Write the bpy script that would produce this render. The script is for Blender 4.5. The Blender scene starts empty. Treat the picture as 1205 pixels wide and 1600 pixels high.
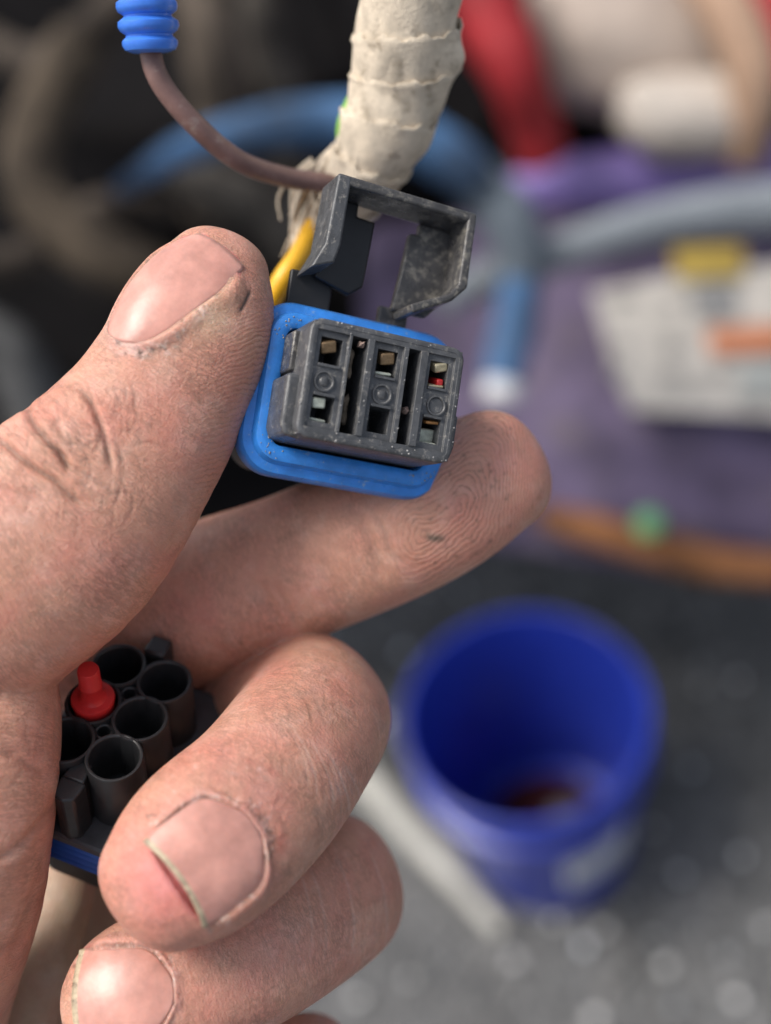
import bpy, bmesh, math, random
import numpy as np
from mathutils import Vector, Matrix
from mathutils.bvhtree import BVHTree

random.seed(7)
rng = np.random.default_rng(7)
SC = bpy.context.scene
COL = SC.collection

# ------------------------------------------------------------------ camera
F = 1931.0                       # focal length in photo pixels (1205 x 1600 frame)
CX, CY = 602.5, 800.0
PITCH, ROLL, CAM_H = math.radians(48), math.radians(16), 1.625
_f = Vector((0, math.cos(PITCH), -math.sin(PITCH)))
_r = Vector((1, 0, 0))
_u = Vector((0, math.sin(PITCH), math.cos(PITCH)))
XC = _r * math.cos(ROLL) - _u * math.sin(ROLL)
YC = _r * math.sin(ROLL) + _u * math.cos(ROLL)
ZC = -_f
CAM = Matrix(((XC.x, YC.x, ZC.x, 0), (XC.y, YC.y, ZC.y, 0), (XC.z, YC.z, ZC.z, CAM_H), (0, 0, 0, 1)))
cd = bpy.data.cameras.new('camera')
cam = bpy.data.objects.new('camera', cd)
COL.objects.link(cam)
cam.matrix_world = CAM
cd.sensor_fit = 'VERTICAL'
cd.sensor_height = 24.0
cd.sensor_width = 24.0
cd.lens = 24.0 * F / 1600.0
cd.clip_start = 0.01
cd.clip_end = 400
cd.dof.use_dof = True
cd.dof.focus_distance = 0.164
cd.dof.aperture_fstop = cd.lens / 5.6
SC.camera = cam

# ------------------------------------------------------------------ light
sdir = (XC * -0.60 + YC * 0.52 + ZC * 0.60).normalized()      # soft daylight from the upper left, in front of the hand
SUN_EL, SUN_AZ = math.asin(sdir.z), math.atan2(sdir.x, sdir.y)
w = bpy.data.worlds.new('World')
SC.world = w
w.use_nodes = True
nt = w.node_tree
bg = nt.nodes['Background']
sky = nt.nodes.new('ShaderNodeTexSky')
sky.sky_type = 'NISHITA'
sky.sun_disc = False
sky.sun_elevation = SUN_EL
sky.sun_rotation = SUN_AZ
sky.air_density = 1.0
sky.dust_density = 4.0
sky.ozone_density = 1.0
hs = nt.nodes.new('ShaderNodeHueSaturation'); hs.inputs['Saturation'].default_value = 0.55
nt.links.new(sky.outputs[0], hs.inputs['Color']); nt.links.new(hs.outputs[0], bg.inputs[0])
bg.inputs[1].default_value = 0.08
sd = bpy.data.lights.new('sun', 'SUN')
sd.energy = 1.5
sd.angle = math.radians(24)
sd.color = (1.0, 0.95, 0.88)
so = bpy.data.objects.new('sun', sd)
COL.objects.link(so)
so.rotation_euler = sdir.to_track_quat('Z', 'Y').to_euler()
so.location = (0, 0, 5)
SC.view_settings.view_transform = 'Standard'
SC.view_settings.look = 'None'
SC.view_settings.exposure = 1.15
SC.view_settings.gamma = 1.0
SC.view_settings.use_curve_mapping = False
SC.cycles.use_denoising = True
SC.cycles.max_bounces = 10

# ------------------------------------------------------------------ helpers
def C(px, py, d):
    """photo pixel + depth in mm -> camera-space mm"""
    return np.array([(px - CX) * d / F, -(py - CY) * d / F, -d])

def W(px, py, d):
    """photo pixel + depth in metres -> world"""
    return CAM @ Vector(((px - CX) * d / F, -(py - CY) * d / F, -d))

def frame(origin_mm, X, Y, N):
    o = Vector([float(v) for v in origin_mm]) * 0.001
    M = Matrix(((X[0], Y[0], N[0], o[0]), (X[1], Y[1], N[1], o[1]), (X[2], Y[2], N[2], o[2]), (0, 0, 0, 1)))
    return CAM @ M

def tag(o, label=None, cat=None, group=None, kind=None):
    if label: o['label'] = label
    if cat: o['category'] = cat
    if group: o['group'] = group
    if kind: o['kind'] = kind
    return o

def empty(name, M):
    o = bpy.data.objects.new(name, None)
    o.empty_display_size = 0.01
    COL.objects.link(o)
    o.matrix_world = M
    return o

def link(name, me, mat, parent=None, M=None):
    o = bpy.data.objects.new(name, me)
    COL.objects.link(o)
    if mat: me.materials.append(mat)
    if parent is not None: o.parent = parent
    if M is not None:
        if parent is not None: o.matrix_local = M
        else: o.matrix_world = M
    return o

def bm_obj(name, bm, mat, parent=None, M=None, smooth=True, scale=0.001, bevel=None, segs=2, angle=35):
    bmesh.ops.recalc_face_normals(bm, faces=bm.faces)
    if scale != 1: bmesh.ops.scale(bm, vec=(scale,) * 3, verts=bm.verts)
    me = bpy.data.meshes.new(name)
    bm.to_mesh(me); bm.free()
    o = link(name, me, mat, parent, M)
    if smooth:
        for p in me.polygons: p.use_smooth = True
        try: me.set_sharp_from_angle(angle=math.radians(40))
        except Exception: pass
    if bevel:
        m = o.modifiers.new('bevel', 'BEVEL')
        m.width = bevel * scale; m.segments = segs
        m.limit_method = 'ANGLE'; m.angle_limit = math.radians(angle)
        m.harden_normals = False
    return o

def add_box(bm, x0, x1, y0, y1, z0, z1):
    vs = [bm.verts.new((x, y, z)) for x in (x0, x1) for y in (y0, y1) for z in (z0, z1)]
    for f in ((0, 1, 3, 2), (4, 6, 7, 5), (0, 4, 5, 1), (2, 3, 7, 6), (0, 2, 6, 4), (1, 5, 7, 3)):
        bm.faces.new([vs[i] for i in f])
    return vs

def add_prism(bm, poly, z0, z1, perm=(0, 1, 2)):
    """extrude polygon (a,b) from z0 to z1; perm maps (a,b,z) to xyz"""
    def mk(a, b, z):
        v = [0, 0, 0]; src = (a, b, z)
        for i, p in enumerate(perm): v[p] = src[i]
        return bm.verts.new(v)
    lo = [mk(a, b, z0) for a, b in poly]; hi = [mk(a, b, z1) for a, b in poly]
    n = len(poly)
    bm.faces.new(lo); bm.faces.new(hi[::-1])
    for i in range(n): bm.faces.new((lo[i], lo[(i + 1) % n], hi[(i + 1) % n], hi[i]))

def add_lathe(bm, prof, n=32, cap0=False, cap1=False, cx=0, cy=0):
    rings = []
    for r, z in prof:
        rings.append([bm.verts.new((cx + r * math.cos(2 * math.pi * k / n), cy + r * math.sin(2 * math.pi * k / n), z)) for k in range(n)])
    for a, b in zip(rings[:-1], rings[1:]):
        for k in range(n): bm.faces.new((a[k], a[(k + 1) % n], b[(k + 1) % n], b[k]))
    if cap0: bm.faces.new(rings[0])
    if cap1: bm.faces.new(rings[-1])

def catmull(pts, n):
    """pts: (m,k) array -> n samples along a centripetal-ish catmull rom"""
    P = np.asarray(pts, float); m = len(P)
    P = np.vstack([2 * P[0] - P[1], P, 2 * P[-1] - P[-2]])
    out = []
    for t in np.linspace(0, m - 1 - 1e-9, n):
        i = int(t); u = t - i
        p0, p1, p2, p3 = P[i:i + 4]
        out.append(0.5 * ((2 * p1) + (-p0 + p2) * u + (2 * p0 - 5 * p1 + 4 * p2 - p3) * u * u + (-p0 + 3 * p1 - 3 * p2 + p3) * u ** 3))
    return np.array(out)

def add_tube(bm, pts, rad, n=16, jitter=0.0, caps=True):
    P = [Vector([float(c) for c in p]) for p in pts]
    R = [rad] * len(P) if np.isscalar(rad) else list(rad)
    up = None; rings = []
    for i, p in enumerate(P):
        t = (P[min(i + 1, len(P) - 1)] - P[max(i - 1, 0)]).normalized()
        if up is None:
            up = t.orthogonal().normalized()
        up = (up - t * up.dot(t)).normalized()
        b = t.cross(up)
        ring = []
        for k in range(n):
            a = 2 * math.pi * k / n
            r = R[i] * (1 + (random.uniform(-jitter, jitter) if jitter else 0))
            ring.append(bm.verts.new(p + (up * math.cos(a) + b * math.sin(a)) * r))
        rings.append(ring)
    for a, b in zip(rings[:-1], rings[1:]):
        for k in range(n): bm.faces.new((a[k], a[(k + 1) % n], b[(k + 1) % n], b[k]))
    if caps:
        bm.faces.new(rings[0][::-1]); bm.faces.new(rings[-1])

def rrect(wd, ht, r, seg=8):
    pts = []
    for cx, cy, a0 in ((wd / 2 - r, ht / 2 - r, 0), (-wd / 2 + r, ht / 2 - r, 90), (-wd / 2 + r, -ht / 2 + r, 180), (wd / 2 - r, -ht / 2 + r, 270)):
        for k in range(seg + 1):
            a = math.radians(a0 + 90 * k / seg)
            pts.append((cx + r * math.cos(a), cy + r * math.sin(a)))
    return pts

def add_rr_sweep(bm, wd, ht, r, prof, seg=8, cap0=False, cap1=False):
    """prof: list of (inset, z) swept round a rounded rectangle"""
    rings = []
    for ins, z in prof:
        rr = max(r - ins, 0.4)
        rings.append([bm.verts.new((x, y, z)) for x, y in rrect(wd - 2 * ins, ht - 2 * ins, rr, seg)])
    n = len(rings[0])
    for a, b in zip(rings[:-1], rings[1:]):
        for k in range(n): bm.faces.new((a[k], a[(k + 1) % n], b[(k + 1) % n], b[k]))
    if cap0: bm.faces.new(rings[0])
    if cap1: bm.faces.new(rings[-1])

# ------------------------------------------------------------------ materials
def material(name, col, rough=0.5, var=0.0, vscale=0.3, bump=0.0, bscale=2.0, spec=0.5, metal=0.0, dirt=None, dirt_amt=0.0,
             dirt_scale=0.6, coat=0.0, sss=0.0, sss_scale=0.001, sss_rad=(1, 0.4, 0.25), rough_var=0.0, trans=0.0):
    """procedural surface; scales are cycles per millimetre on object coordinates"""
    m = bpy.data.materials.new(name)
    m.use_nodes = True
    t = m.node_tree; N = t.nodes; L = t.links
    b = N['Principled BSDF']
    b.inputs['Roughness'].default_value = rough
    b.inputs['Metallic'].default_value = metal
    b.inputs['Specular IOR Level'].default_value = spec
    b.inputs['Coat Weight'].default_value = coat
    b.inputs['Coat Roughness'].default_value = 0.15
    if sss:
        b.inputs['Subsurface Weight'].default_value = sss
        b.inputs['Subsurface Scale'].default_value = sss_scale
        b.inputs['Subsurface Radius'].default_value = sss_rad
    if trans: b.inputs['Transmission Weight'].default_value = trans
    tc = N.new('ShaderNodeTexCoord')
    mp = N.new('ShaderNodeVectorMath'); mp.operation = 'SCALE'; mp.inputs['Scale'].default_value = 1000
    L.new(tc.outputs['Object'], mp.inputs[0])
    def noise(scale, det=4, rgh=0.6):
        n = N.new('ShaderNodeTexNoise'); n.inputs['Scale'].default_value = scale
        n.inputs['Detail'].default_value = det; n.inputs['Roughness'].default_value = rgh
        L.new(mp.outputs[0], n.inputs['Vector']); return n
    def ramp(src, a, bb, va=0.0, vb=1.0):
        r = N.new('ShaderNodeMapRange'); r.inputs[1].default_value = a; r.inputs[2].default_value = bb
        r.inputs[3].default_value = va; r.inputs[4].default_value = vb
        L.new(src, r.inputs[0]); return r.outputs[0]
    def mix(fac, A, B, mode='MIX'):
        x = N.new('ShaderNodeMix'); x.data_type = 'RGBA'; x.blend_type = mode
        if isinstance(fac, float): x.inputs[0].default_value = fac
        else: L.new(fac, x.inputs[0])
        for i, v in ((6, A), (7, B)):
            if isinstance(v, (tuple, list)): x.inputs[i].default_value = (*v[:3], 1)
            else: L.new(v, x.inputs[i])
        return x.outputs[2]
    c = (*col, 1)
    cur = None
    if var:
        n = noise(vscale)
        lo = tuple(max(0, v * (1 - var)) for v in col); hi = tuple(min(1, v * (1 + var)) for v in col)
        cur = mix(ramp(n.outputs['Fac'], 0.3, 0.7), lo, hi)
    if dirt:
        n = noise(dirt_scale, 8, 0.75)
        cur = mix(ramp(n.outputs['Fac'], 0.62 - dirt_amt * 0.2, 0.72 - dirt_amt * 0.1, 0, 0.9), cur if cur else col, dirt)
    if cur: L.new(cur, b.inputs['Base Color'])
    else: b.inputs['Base Color'].default_value = c
    if rough_var:
        n = noise(0.7, 6, 0.7)
        L.new(ramp(n.outputs['Fac'], 0.3, 0.7, max(0.05, rough - rough_var), min(1, rough + rough_var)), b.inputs['Roughness'])
    if bump:
        n = noise(bscale, 5, 0.65)
        bp = N.new('ShaderNodeBump'); bp.inputs['Strength'].default_value = 1.0
        bp.inputs['Distance'].default_value = bump * 0.001
        L.new(n.outputs['Fac'], bp.inputs['Height']); L.new(bp.outputs[0], b.inputs['Normal'])
    m['mp'] = 1
    return m

MAT = {}
MAT['grey_plastic'] = material('grey_plastic', (0.074, 0.076, 0.080), 0.36, 0.3, 0.5, 0.06, 3.0, dirt=(0.30, 0.28, 0.25), dirt_amt=0.32, dirt_scale=0.9, rough_var=0.14)
MAT['dirty_plastic'] = material('dirty_plastic', (0.060, 0.058, 0.058), 0.34, 0.3, 0.5, 0.06, 3.0, dirt=(0.26, 0.24, 0.20), dirt_amt=0.55, dirt_scale=0.55, rough_var=0.16)
MAT['black_plastic'] = material('black_plastic', (0.020, 0.0205, 0.022), 0.36, 0.15, 0.5, 0.012, 4.0, rough_var=0.08)
MAT['dark_plastic'] = material('dark_plastic', (0.012, 0.012, 0.013), 0.45, 0.2, 0.5, 0.02, 3.0)
MAT['blue_rubber'] = material('blue_rubber', (0.035, 0.23, 0.68), 0.36, 0.2, 0.3, 0.07, 1.6, dirt=(0.30, 0.40, 0.52), dirt_amt=0.18, dirt_scale=0.8, rough_var=0.12, sss=0.15, sss_scale=0.0008, sss_rad=(0.3, 0.6, 1))
MAT['deep_blue_rubber'] = material('deep_blue_rubber', (0.020, 0.085, 0.34), 0.4, 0.12, 0.4, 0.03, 2.2)
MAT['seal_blue'] = material('seal_blue', (0.05, 0.20, 0.72), 0.34, 0.1, 0.4, 0.02, 2.0, sss=0.2, sss_scale=0.0008, sss_rad=(0.3, 0.6, 1))
MAT['red_plug'] = material('red_plug', (0.55, 0.025, 0.025), 0.38, 0.12, 0.5, 0.02, 3.0, sss=0.15, sss_scale=0.0006)
MAT['brass'] = material('brass', (0.30, 0.20, 0.11), 0.45, 0.4, 1.2, 0.12, 3.0, metal=0.7, dirt=(0.10, 0.06, 0.04), dirt_amt=0.5, dirt_scale=1.2)
MAT['tin'] = material('tin', (0.50, 0.53, 0.44), 0.4, 0.35, 1.0, 0.08, 2.5, metal=0.15)
MAT['bright_brass'] = material('bright_brass', (0.60, 0.52, 0.34), 0.4, 0.3, 1.0, 0.06, 2.5, metal=0.5)
MAT['copper'] = material('copper', (0.55, 0.27, 0.10), 0.4, 0.3, 1.0, 0.06, 2.5, metal=0.6)
MAT['brown_wire'] = material('brown_wire', (0.20, 0.115, 0.10), 0.42, 0.25, 0.2, 0.05, 1.2, dirt=(0.30, 0.24, 0.21), dirt_amt=0.3, dirt_scale=0.4)
MAT['yellow_wire'] = material('yellow_wire', (0.80, 0.43, 0.02), 0.4, 0.1, 0.3, 0.02, 2.0)
MAT['green_wire'] = material('green_wire', (0.25, 0.52, 0.06), 0.4, 0.1)
MAT['tape'] = material('cloth_tape', (0.62, 0.53, 0.41), 0.85, 0.2, 0.35, 0.22, 1.6, dirt=(0.30, 0.24, 0.17), dirt_amt=0.4, dirt_scale=0.3)
MAT['nail'] = material('nail', (0.58, 0.29, 0.235), 0.36, 0.22, 0.25, 0.06, 0.7, sss=0.4, sss_scale=0.0012, spec=0.5)
MAT['nail_edge'] = material('nail_edge', (0.46, 0.37, 0.25), 0.5, 0.3, 0.7, 0.05, 1.5, dirt=(0.10, 0.07, 0.05), dirt_amt=0.6, dirt_scale=0.8)

# ------------------------------------------------------------------ ground
def gravel_ground():
    m = bpy.data.materials.new('gravel_ground'); m.use_nodes = True
    t = m.node_tree; N = t.nodes; L = t.links; b = N['Principled BSDF']
    tc = N.new('ShaderNodeTexCoord')
    v = N.new('ShaderNodeTexVoronoi'); v.inputs['Scale'].default_value = 70
    n1 = N.new('ShaderNodeTexNoise'); n1.inputs['Scale'].default_value = 5; n1.inputs['Detail'].default_value = 6
    n2 = N.new('ShaderNodeTexNoise'); n2.inputs['Scale'].default_value = 60; n2.inputs['Detail'].default_value = 5
    for x in (v, n1, n2): L.new(tc.outputs['Object'], x.inputs['Vector'])
    cr = N.new('ShaderNodeValToRGB')
    cr.color_ramp.elements[0].position = 0.2; cr.color_ramp.elements[0].color = (0.085, 0.086, 0.088, 1)
    cr.color_ramp.elements[1].position = 0.8; cr.color_ramp.elements[1].color = (0.17, 0.17, 0.17, 1)
    L.new(v.outputs['Color'], cr.inputs[0])
    mx = N.new('ShaderNodeMix'); mx.data_type = 'RGBA'; mx.blend_type = 'MULTIPLY'; mx.inputs[0].default_value = 0.7
    L.new(cr.outputs[0], mx.inputs[6])
    cr2 = N.new('ShaderNodeValToRGB')
    cr2.color_ramp.elements[0].position = 0.35; cr2.color_ramp.elements[0].color = (0.45, 0.44, 0.43, 1)
    cr2.color_ramp.elements[1].position = 0.65; cr2.color_ramp.elements[1].color = (1.0, 1.0, 1.0, 1)
    L.new(n1.outputs[0], cr2.inputs[0]); L.new(cr2.outputs[0], mx.inputs[7])
    L.new(mx.outputs[2], b.inputs['Base Color'])
    b.inputs['Roughness'].default_value = 0.75
    bp = N.new('ShaderNodeBump'); bp.inputs['Distance'].default_value = 0.01
    L.new(v.outputs['Distance'], bp.inputs['Height']); L.new(bp.outputs[0], b.inputs['Normal'])
    return m
bm = bmesh.new()
gs = [-60, -20, -6, -3, -1, 0, 1, 2, 4, 8, 20, 60]
gv = [[bm.verts.new((x, y, 0)) for x in gs] for y in gs]
for i in range(len(gs) - 1):
    for j in range(len(gs) - 1): bm.faces.new((gv[i][j], gv[i][j + 1], gv[i + 1][j + 1], gv[i + 1][j]))
tag(bm_obj('ground', bm, gravel_ground(), scale=1, smooth=False), kind='structure', label='grey gravelly asphalt ground')

def on_ground(px, py, z=0.0):
    a = CAM.translation; b = W(px, py, 1.0); k = (z - a.z) / (b.z - a.z)
    return a + (b - a) * k

# loose gravel: nobody could count it
def stones(n):
    ico = bmesh.new(); bmesh.ops.create_icosphere(ico, subdivisions=1, radius=1)
    V0 = np.array([v.co[:] for v in ico.verts]); F0 = np.array([[v.index for v in f.verts] for f in ico.faces]); ico.free()
    V, Fc, Cc = [], [], []
    for i in range(n):
        x, y = rng.uniform(-0.6, 1.6), rng.uniform(0.15, 2.2)
        s = rng.uniform(0.003, 0.010)
        d = rng.normal(0, 0.18, V0.shape)
        A = np.array([1, rng.uniform(0.6, 1), rng.uniform(0.45, 0.8)])
        th = rng.uniform(0, 6.28); R = np.array([[math.cos(th), -math.sin(th), 0], [math.sin(th), math.cos(th), 0], [0, 0, 1]])
        V.append(((V0 + d) * A * s) @ R.T + np.array([x, y, s * 0.35]))
        Fc.append(F0 + 12 * i)
        g = rng.choice([0.05, 0.09, 0.14, 0.26, 0.80], p=[0.34, 0.3, 0.2, 0.115, 0.045])
        warm = rng.uniform(0.92, 1.06)
        Cc.append(np.tile([g * warm, g, g / warm, 1], (12, 1)))
    extra = [(600, 1150), (866, 1440), (944, 1452), (640, 1530), (805, 1500), (1040, 1510), (1195, 1450), (560, 1560), (1150, 1560), (930, 1590)]
    for q, (ex, ey) in enumerate(extra):
        g3 = on_ground(ex, ey, 0.006); sz = rng.uniform(0.006, 0.011); gg = rng.uniform(0.35, 0.7)
        V.append((V0 + rng.normal(0, .15, V0.shape)) * sz * np.array([1, .85, .6]) + np.array(g3[:])); Fc.append(F0 + 12 * (n + q)); Cc.append(np.tile([gg, gg, gg * .98, 1], (12, 1)))
    me = bpy.data.meshes.new('gravel'); me.from_pydata(np.vstack(V).tolist(), [], np.vstack(Fc).tolist())
    at = me.color_attributes.new('tint', 'FLOAT_COLOR', 'POINT'); at.data.foreach_set('color', np.vstack(Cc).astype(np.float32).ravel())
    m = bpy.data.materials.new('gravel_stone'); m.use_nodes = True
    a = m.node_tree.nodes.new('ShaderNodeAttribute'); a.attribute_name = 'tint'
    b = m.node_tree.nodes['Principled BSDF']; m.node_tree.links.new(a.outputs[0], b.inputs[0]); b.inputs['Roughness'].default_value = 0.45
    o = link('gravel', me, m)
    return tag(o, 'loose grey gravel scattered over the ground', 'gravel', kind='stuff')
stones(5200)

# ------------------------------------------------------------------ background things
def big(name, col, rough=0.5, var=0.15, vs=0.02, spec=0.5, dirt=None, da=0.2, coat=0.0):
    return material(name, col, rough, var, vs, 0.5, 0.05, spec=spec, dirt=dirt, dirt_amt=da, dirt_scale=0.015, coat=coat)

# bucket
rim = W(820, 1112, 1.485)
bk = empty('bucket', Matrix.Translation((rim.x, rim.y, 0)))
BH = rim.z
bm = bmesh.new()
r1, r0, th = 0.148, 0.112, 0.004
add_lathe(bm, [(0.0001, 0.012), (r0 - th, 0.012), (r1 - th, BH), (r1 - 0.001, BH + 0.002), (r1 + 0.003, BH), (r1 + 0.003, BH - 0.010), (r1 - 0.001, BH - 0.012),
               (r1 - 0.004, BH * 0.82), (r1 + 0.003, BH * 0.815), (r1 + 0.002, BH * 0.79), (r1 - 0.006, BH * 0.785), (r0, 0.0), (0.0001, 0.0)], 64)
bm_obj('bucket_wall', bm, big('bucket_blue', (0.022, 0.045, 0.36), 0.25, 0.1), bk, scale=1)
bm = bmesh.new()
add_lathe(bm, [(0.0001, 0.020), (0.03, 0.021), (0.06, 0.018), (0.092, 0.0125)], 32)
bm_obj('oily_residue', bm, big('residue', (0.030, 0.006, 0.008), 0.6, 0.3, spec=0.1), bk, scale=1)
bm = bmesh.new()
bmesh.ops.create_icosphere(bm, subdivisions=3, radius=0.03)
for v in bm.verts: v.co = v.co * (1 + 0.2 * math.sin(v.co.x * 120) * math.cos(v.co.y * 90))
tag(bm_obj('crumpled_rag', bm, big('rag_grey', (0.10, 0.095, 0.11), 0.8), None, Matrix.Translation((rim.x + 0.03, rim.y - 0.01, 0.040)), scale=1), 'small crumpled grey rag lying in the bottom of the blue bucket', 'rag')
# sticker on the bucket, curved with the wall
bm = bmesh.new()
def _pix(v):
    q = CAM.inverted() @ v; return CX + q.x * F / -q.z, CY - q.y * F / -q.z
ang0 = min((math.radians(a) for a in range(0, 360, 2)), key=lambda a: (lambda p: (p[0] - 945) ** 2 + (p[1] - 1345) ** 2 + (1e6 if (CAM.translation - Vector((rim.x, rim.y, BH / 2))).dot(Vector((math.cos(a), math.sin(a), 0))) < 0 else 0))(_pix(Vector((rim.x + .135 * math.cos(a), rim.y + .135 * math.sin(a), BH * .5)))))
gr = []
for i in range(13):
    row = []
    for j in range(7):
        z = BH * (0.30 + 0.42 * j / 6); a = ang0 + math.radians(-22 + 44 * i / 12)
        r = r0 + (r1 - r0) * z / BH + 0.0012
        row.append(bm.verts.new((r * math.cos(a), r * math.sin(a), z)))
    gr.append(row)
for i in range(12):
    for j in range(6): bm.faces.new((gr[i][j], gr[i + 1][j], gr[i + 1][j + 1], gr[i][j + 1]))
m = material('bucket_print', (0.80, 0.88, 0.95), 0.4, 0.6, 0.05)
st = bm_obj('printed_label', bm, m, bk, scale=1)
so_ = st.modifiers.new('t', 'SOLIDIFY'); so_.thickness = 0.0008; so_.offset = -1
st['label'] = 'pale blue and white printed label, blurred'
tag(bk, 'deep blue plastic bucket standing on the gravel', 'bucket')

# pale stick on the ground
bm = bmesh.new()
p0, p1 = on_ground(560, 1205, 0.03), on_ground(785, 1455, 0.022)
pts = [p0.lerp(p1, k / 10) + Vector((0, 0, 0.003 * math.sin(k))) for k in range(-3, 11)]
add_tube(bm, pts, [0.028 - 0.0012 * k for k in range(14)], 16)
tag(bm_obj('pale_pipe', bm, big('pale_pipe', (0.40, 0.39, 0.35), 0.6, 0.25), scale=1), 'pale off-white pipe lying on the gravel left of the bucket', 'pipe')

# vehicle front: one thing with panel, ridge and lower trim
def sheet(name, pts, mat, parent, thick=0.006):
    bm = bmesh.new()
    G = [[bm.verts.new(p) for p in row] for row in pts]
    for i in range(len(G) - 1):
        for j in range(len(G[0]) - 1): bm.faces.new((G[i][j], G[i][j + 1], G[i + 1][j + 1], G[i + 1][j]))
    o = bm_obj(name, bm, mat, parent, scale=1)
    s = o.modifiers.new('t', 'SOLIDIFY'); s.thickness = thick; s.offset = 0
    s2 = o.modifiers.new('sub', 'SUBSURF'); s2.levels = 2; s2.render_levels = 2
    return o
veh = empty('vehicle_front', Matrix.Identity(4))
purple = big('purple_paint', (0.105, 0.082, 0.138), 0.65, 0.45, 0.016, spec=0.2, dirt=(0.13, 0.105, 0.115), da=0.45)
purple_lit = big('lit_purple_ridge', (0.22, 0.16, 0.42), 0.4, 0.15, 0.012)  # brighter copy of the bodywork purple; light on the ridge is painted in
xs_ = [560, 630, 700, 800, 900, 1000, 1100, 1205, 1350, 1700, 2200, 2900]
rows = []
for py, dd in ((330, 1.40), (420, 1.38), (520, 1.34), (620, 1.31), (720, 1.30), (800, 1.31), (870, 1.35)):
    rows.append([W(x, py + (x - 860) * (0.16 if py > 700 else -0.04), dd + 0.02 * math.sin(x / 90)) for x in xs_])
panel = sheet('body_panel', rows, purple, veh)
bm = bmesh.new()
add_tube(bm, [W(x, y, 1.33) for x, y in ((800, 300), (900, 285), (1000, 278), (1100, 272), (1205, 262), (1400, 240), (2900, 120))], [0.02, 0.03, 0.035, 0.036, 0.036, 0.036, 0.036], 20)
bm_obj('ridge', bm, purple_lit, veh, scale=1)
bm = bmesh.new()
add_tube(bm, [W(x, y, 1.30) for x, y in ((845, 805), (920, 825), (1000, 850), (1100, 878), (1205, 890), (1350, 905), (2900, 1150))], [0.012, 0.019, 0.02, 0.02, 0.018, 0.018, 0.018], 16)
bm_obj('orange_lower_trim', bm, big('orange_trim', (0.22, 0.095, 0.040), 0.7, 0.6, 0.02, spec=0.2), veh, scale=1)
bm = bmesh.new()
add_lathe(bm, [(0.0001, 0.004), (0.010, 0.0035), (0.014, 0.001), (0.014, -0.004)], 24, cap1=True)
Mg = CAM.copy(); Mg.translation = W(1014, 818, 1.268)
g = bm_obj('green_reflector', bm, big('green_reflector', (0.12, 0.34, 0.15), 0.5), veh, Mg, scale=1)
# flat stickers on the panel
def sticker(name, poly, d, col, label=None):
    bm = bmesh.new()
    f = bm.faces.new([bm.verts.new(W(x, y, d)) for x, y in poly])
    o = bm_obj(name, bm, big(name + '_print', col, 0.5, 0.25, 0.03), veh, scale=1, smooth=False)
    s = o.modifiers.new('t', 'SOLIDIFY'); s.thickness = 0.0015
    if label: o['label'] = label
sticker('white_sticker', [(925, 455), (1070, 425), (1260, 410), (1260, 655), (1100, 645), (985, 640), (965, 590)], 1.262, (0.46, 0.43, 0.39), 'large dirty off-white sticker')
sticker('yellow_stripe', [(1050, 388), (1160, 384), (1162, 432), (1055, 436)], 1.256, (0.34, 0.24, 0.045))
sticker('grey_block', [(1080, 450), (1150, 445), (1150, 492), (1085, 495)], 1.256, (0.20, 0.20, 0.20))
sticker('orange_stripe', [(1105, 515), (1260, 505), (1260, 545), (1110, 552)], 1.256, (0.52, 0.18, 0.075))
sticker('grey_stripe', [(1160, 562), (1260, 560), (1260, 618), (1150, 620)], 1.256, (0.34, 0.35, 0.33))
for k in range(9):
    x_ = 960 + (k % 3) * 75 + random.uniform(-15, 15); y_ = 470 + (k // 3) * 55 + random.uniform(-8, 8); w_ = random.uniform(18, 50); h_ = random.uniform(5, 14)
    sticker('print_line', [(x_, y_), (x_ + w_, y_ - 3), (x_ + w_, y_ + h_ - 3), (x_, y_ + h_)], 1.2565, (0.26, 0.25, 0.24))
tag(veh, 'dusty purple vehicle bodywork with white and orange stickers', 'vehicle')

def hose(name, pts, rad, mat, label, cat='hose', n=48, jitter=0.0):
    P = catmull([[x, y, d] for x, y, d in pts], n)
    R = rad if np.isscalar(rad) else np.interp(np.linspace(0, 1, n), np.linspace(0, 1, len(rad)), rad)
    bm = bmesh.new()
    add_tube(bm, [W(*p) for p in P], R, 18, jitter)
    return tag(bm_obj(name, bm, mat, scale=1), label, cat)
hose('grey_hose', [(690, 470, 1.06), (760, 435, 1.07), (900, 385, 1.08), (1040, 345, 1.09), (1205, 325, 1.1), (1400, 320, 1.1)], [0.014, 0.017, 0.018, 0.020, 0.024, 0.026],
     big('grey_hose', (0.20, 0.22, 0.24), 0.45, 0.12), 'grey rubber hose crossing in front of the purple bodywork')
bluem = big('blue_hose', (0.055, 0.12, 0.235), 0.7, 0.6, 0.014, spec=0.15, dirt=(0.05, 0.055, 0.065), da=0.7)
hose('blue_hose', [(180, 300, 1.0), (300, 230, 1.0), (460, 195, 1.0), (600, 198, 1.0), (700, 245, 1.0), (745, 285, 1.01)], [0.006, 0.013, 0.020, 0.022, 0.022, 0.019], bluem, 'light blue hose arching behind the taped cable')
hose('grey_blue_hose', [(735, 272, 1.03), (790, 335, 1.03), (815, 400, 1.04), (812, 470, 1.05)], [0.020, 0.024, 0.022, 0.016], big('grey_blue_hose', (0.13, 0.155, 0.18), 0.6, 0.2, spec=0.2), 'dull grey blue hose continuing the light blue hose')
hose('blue_tube', [(812, 440, 1.0), (806, 500, 1.0), (792, 560, 1.0), (785, 600, 1.0)], [0.016, 0.018, 0.018, 0.016], bluem, 'short upright light blue tube right of the connector', 'tube')
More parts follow.
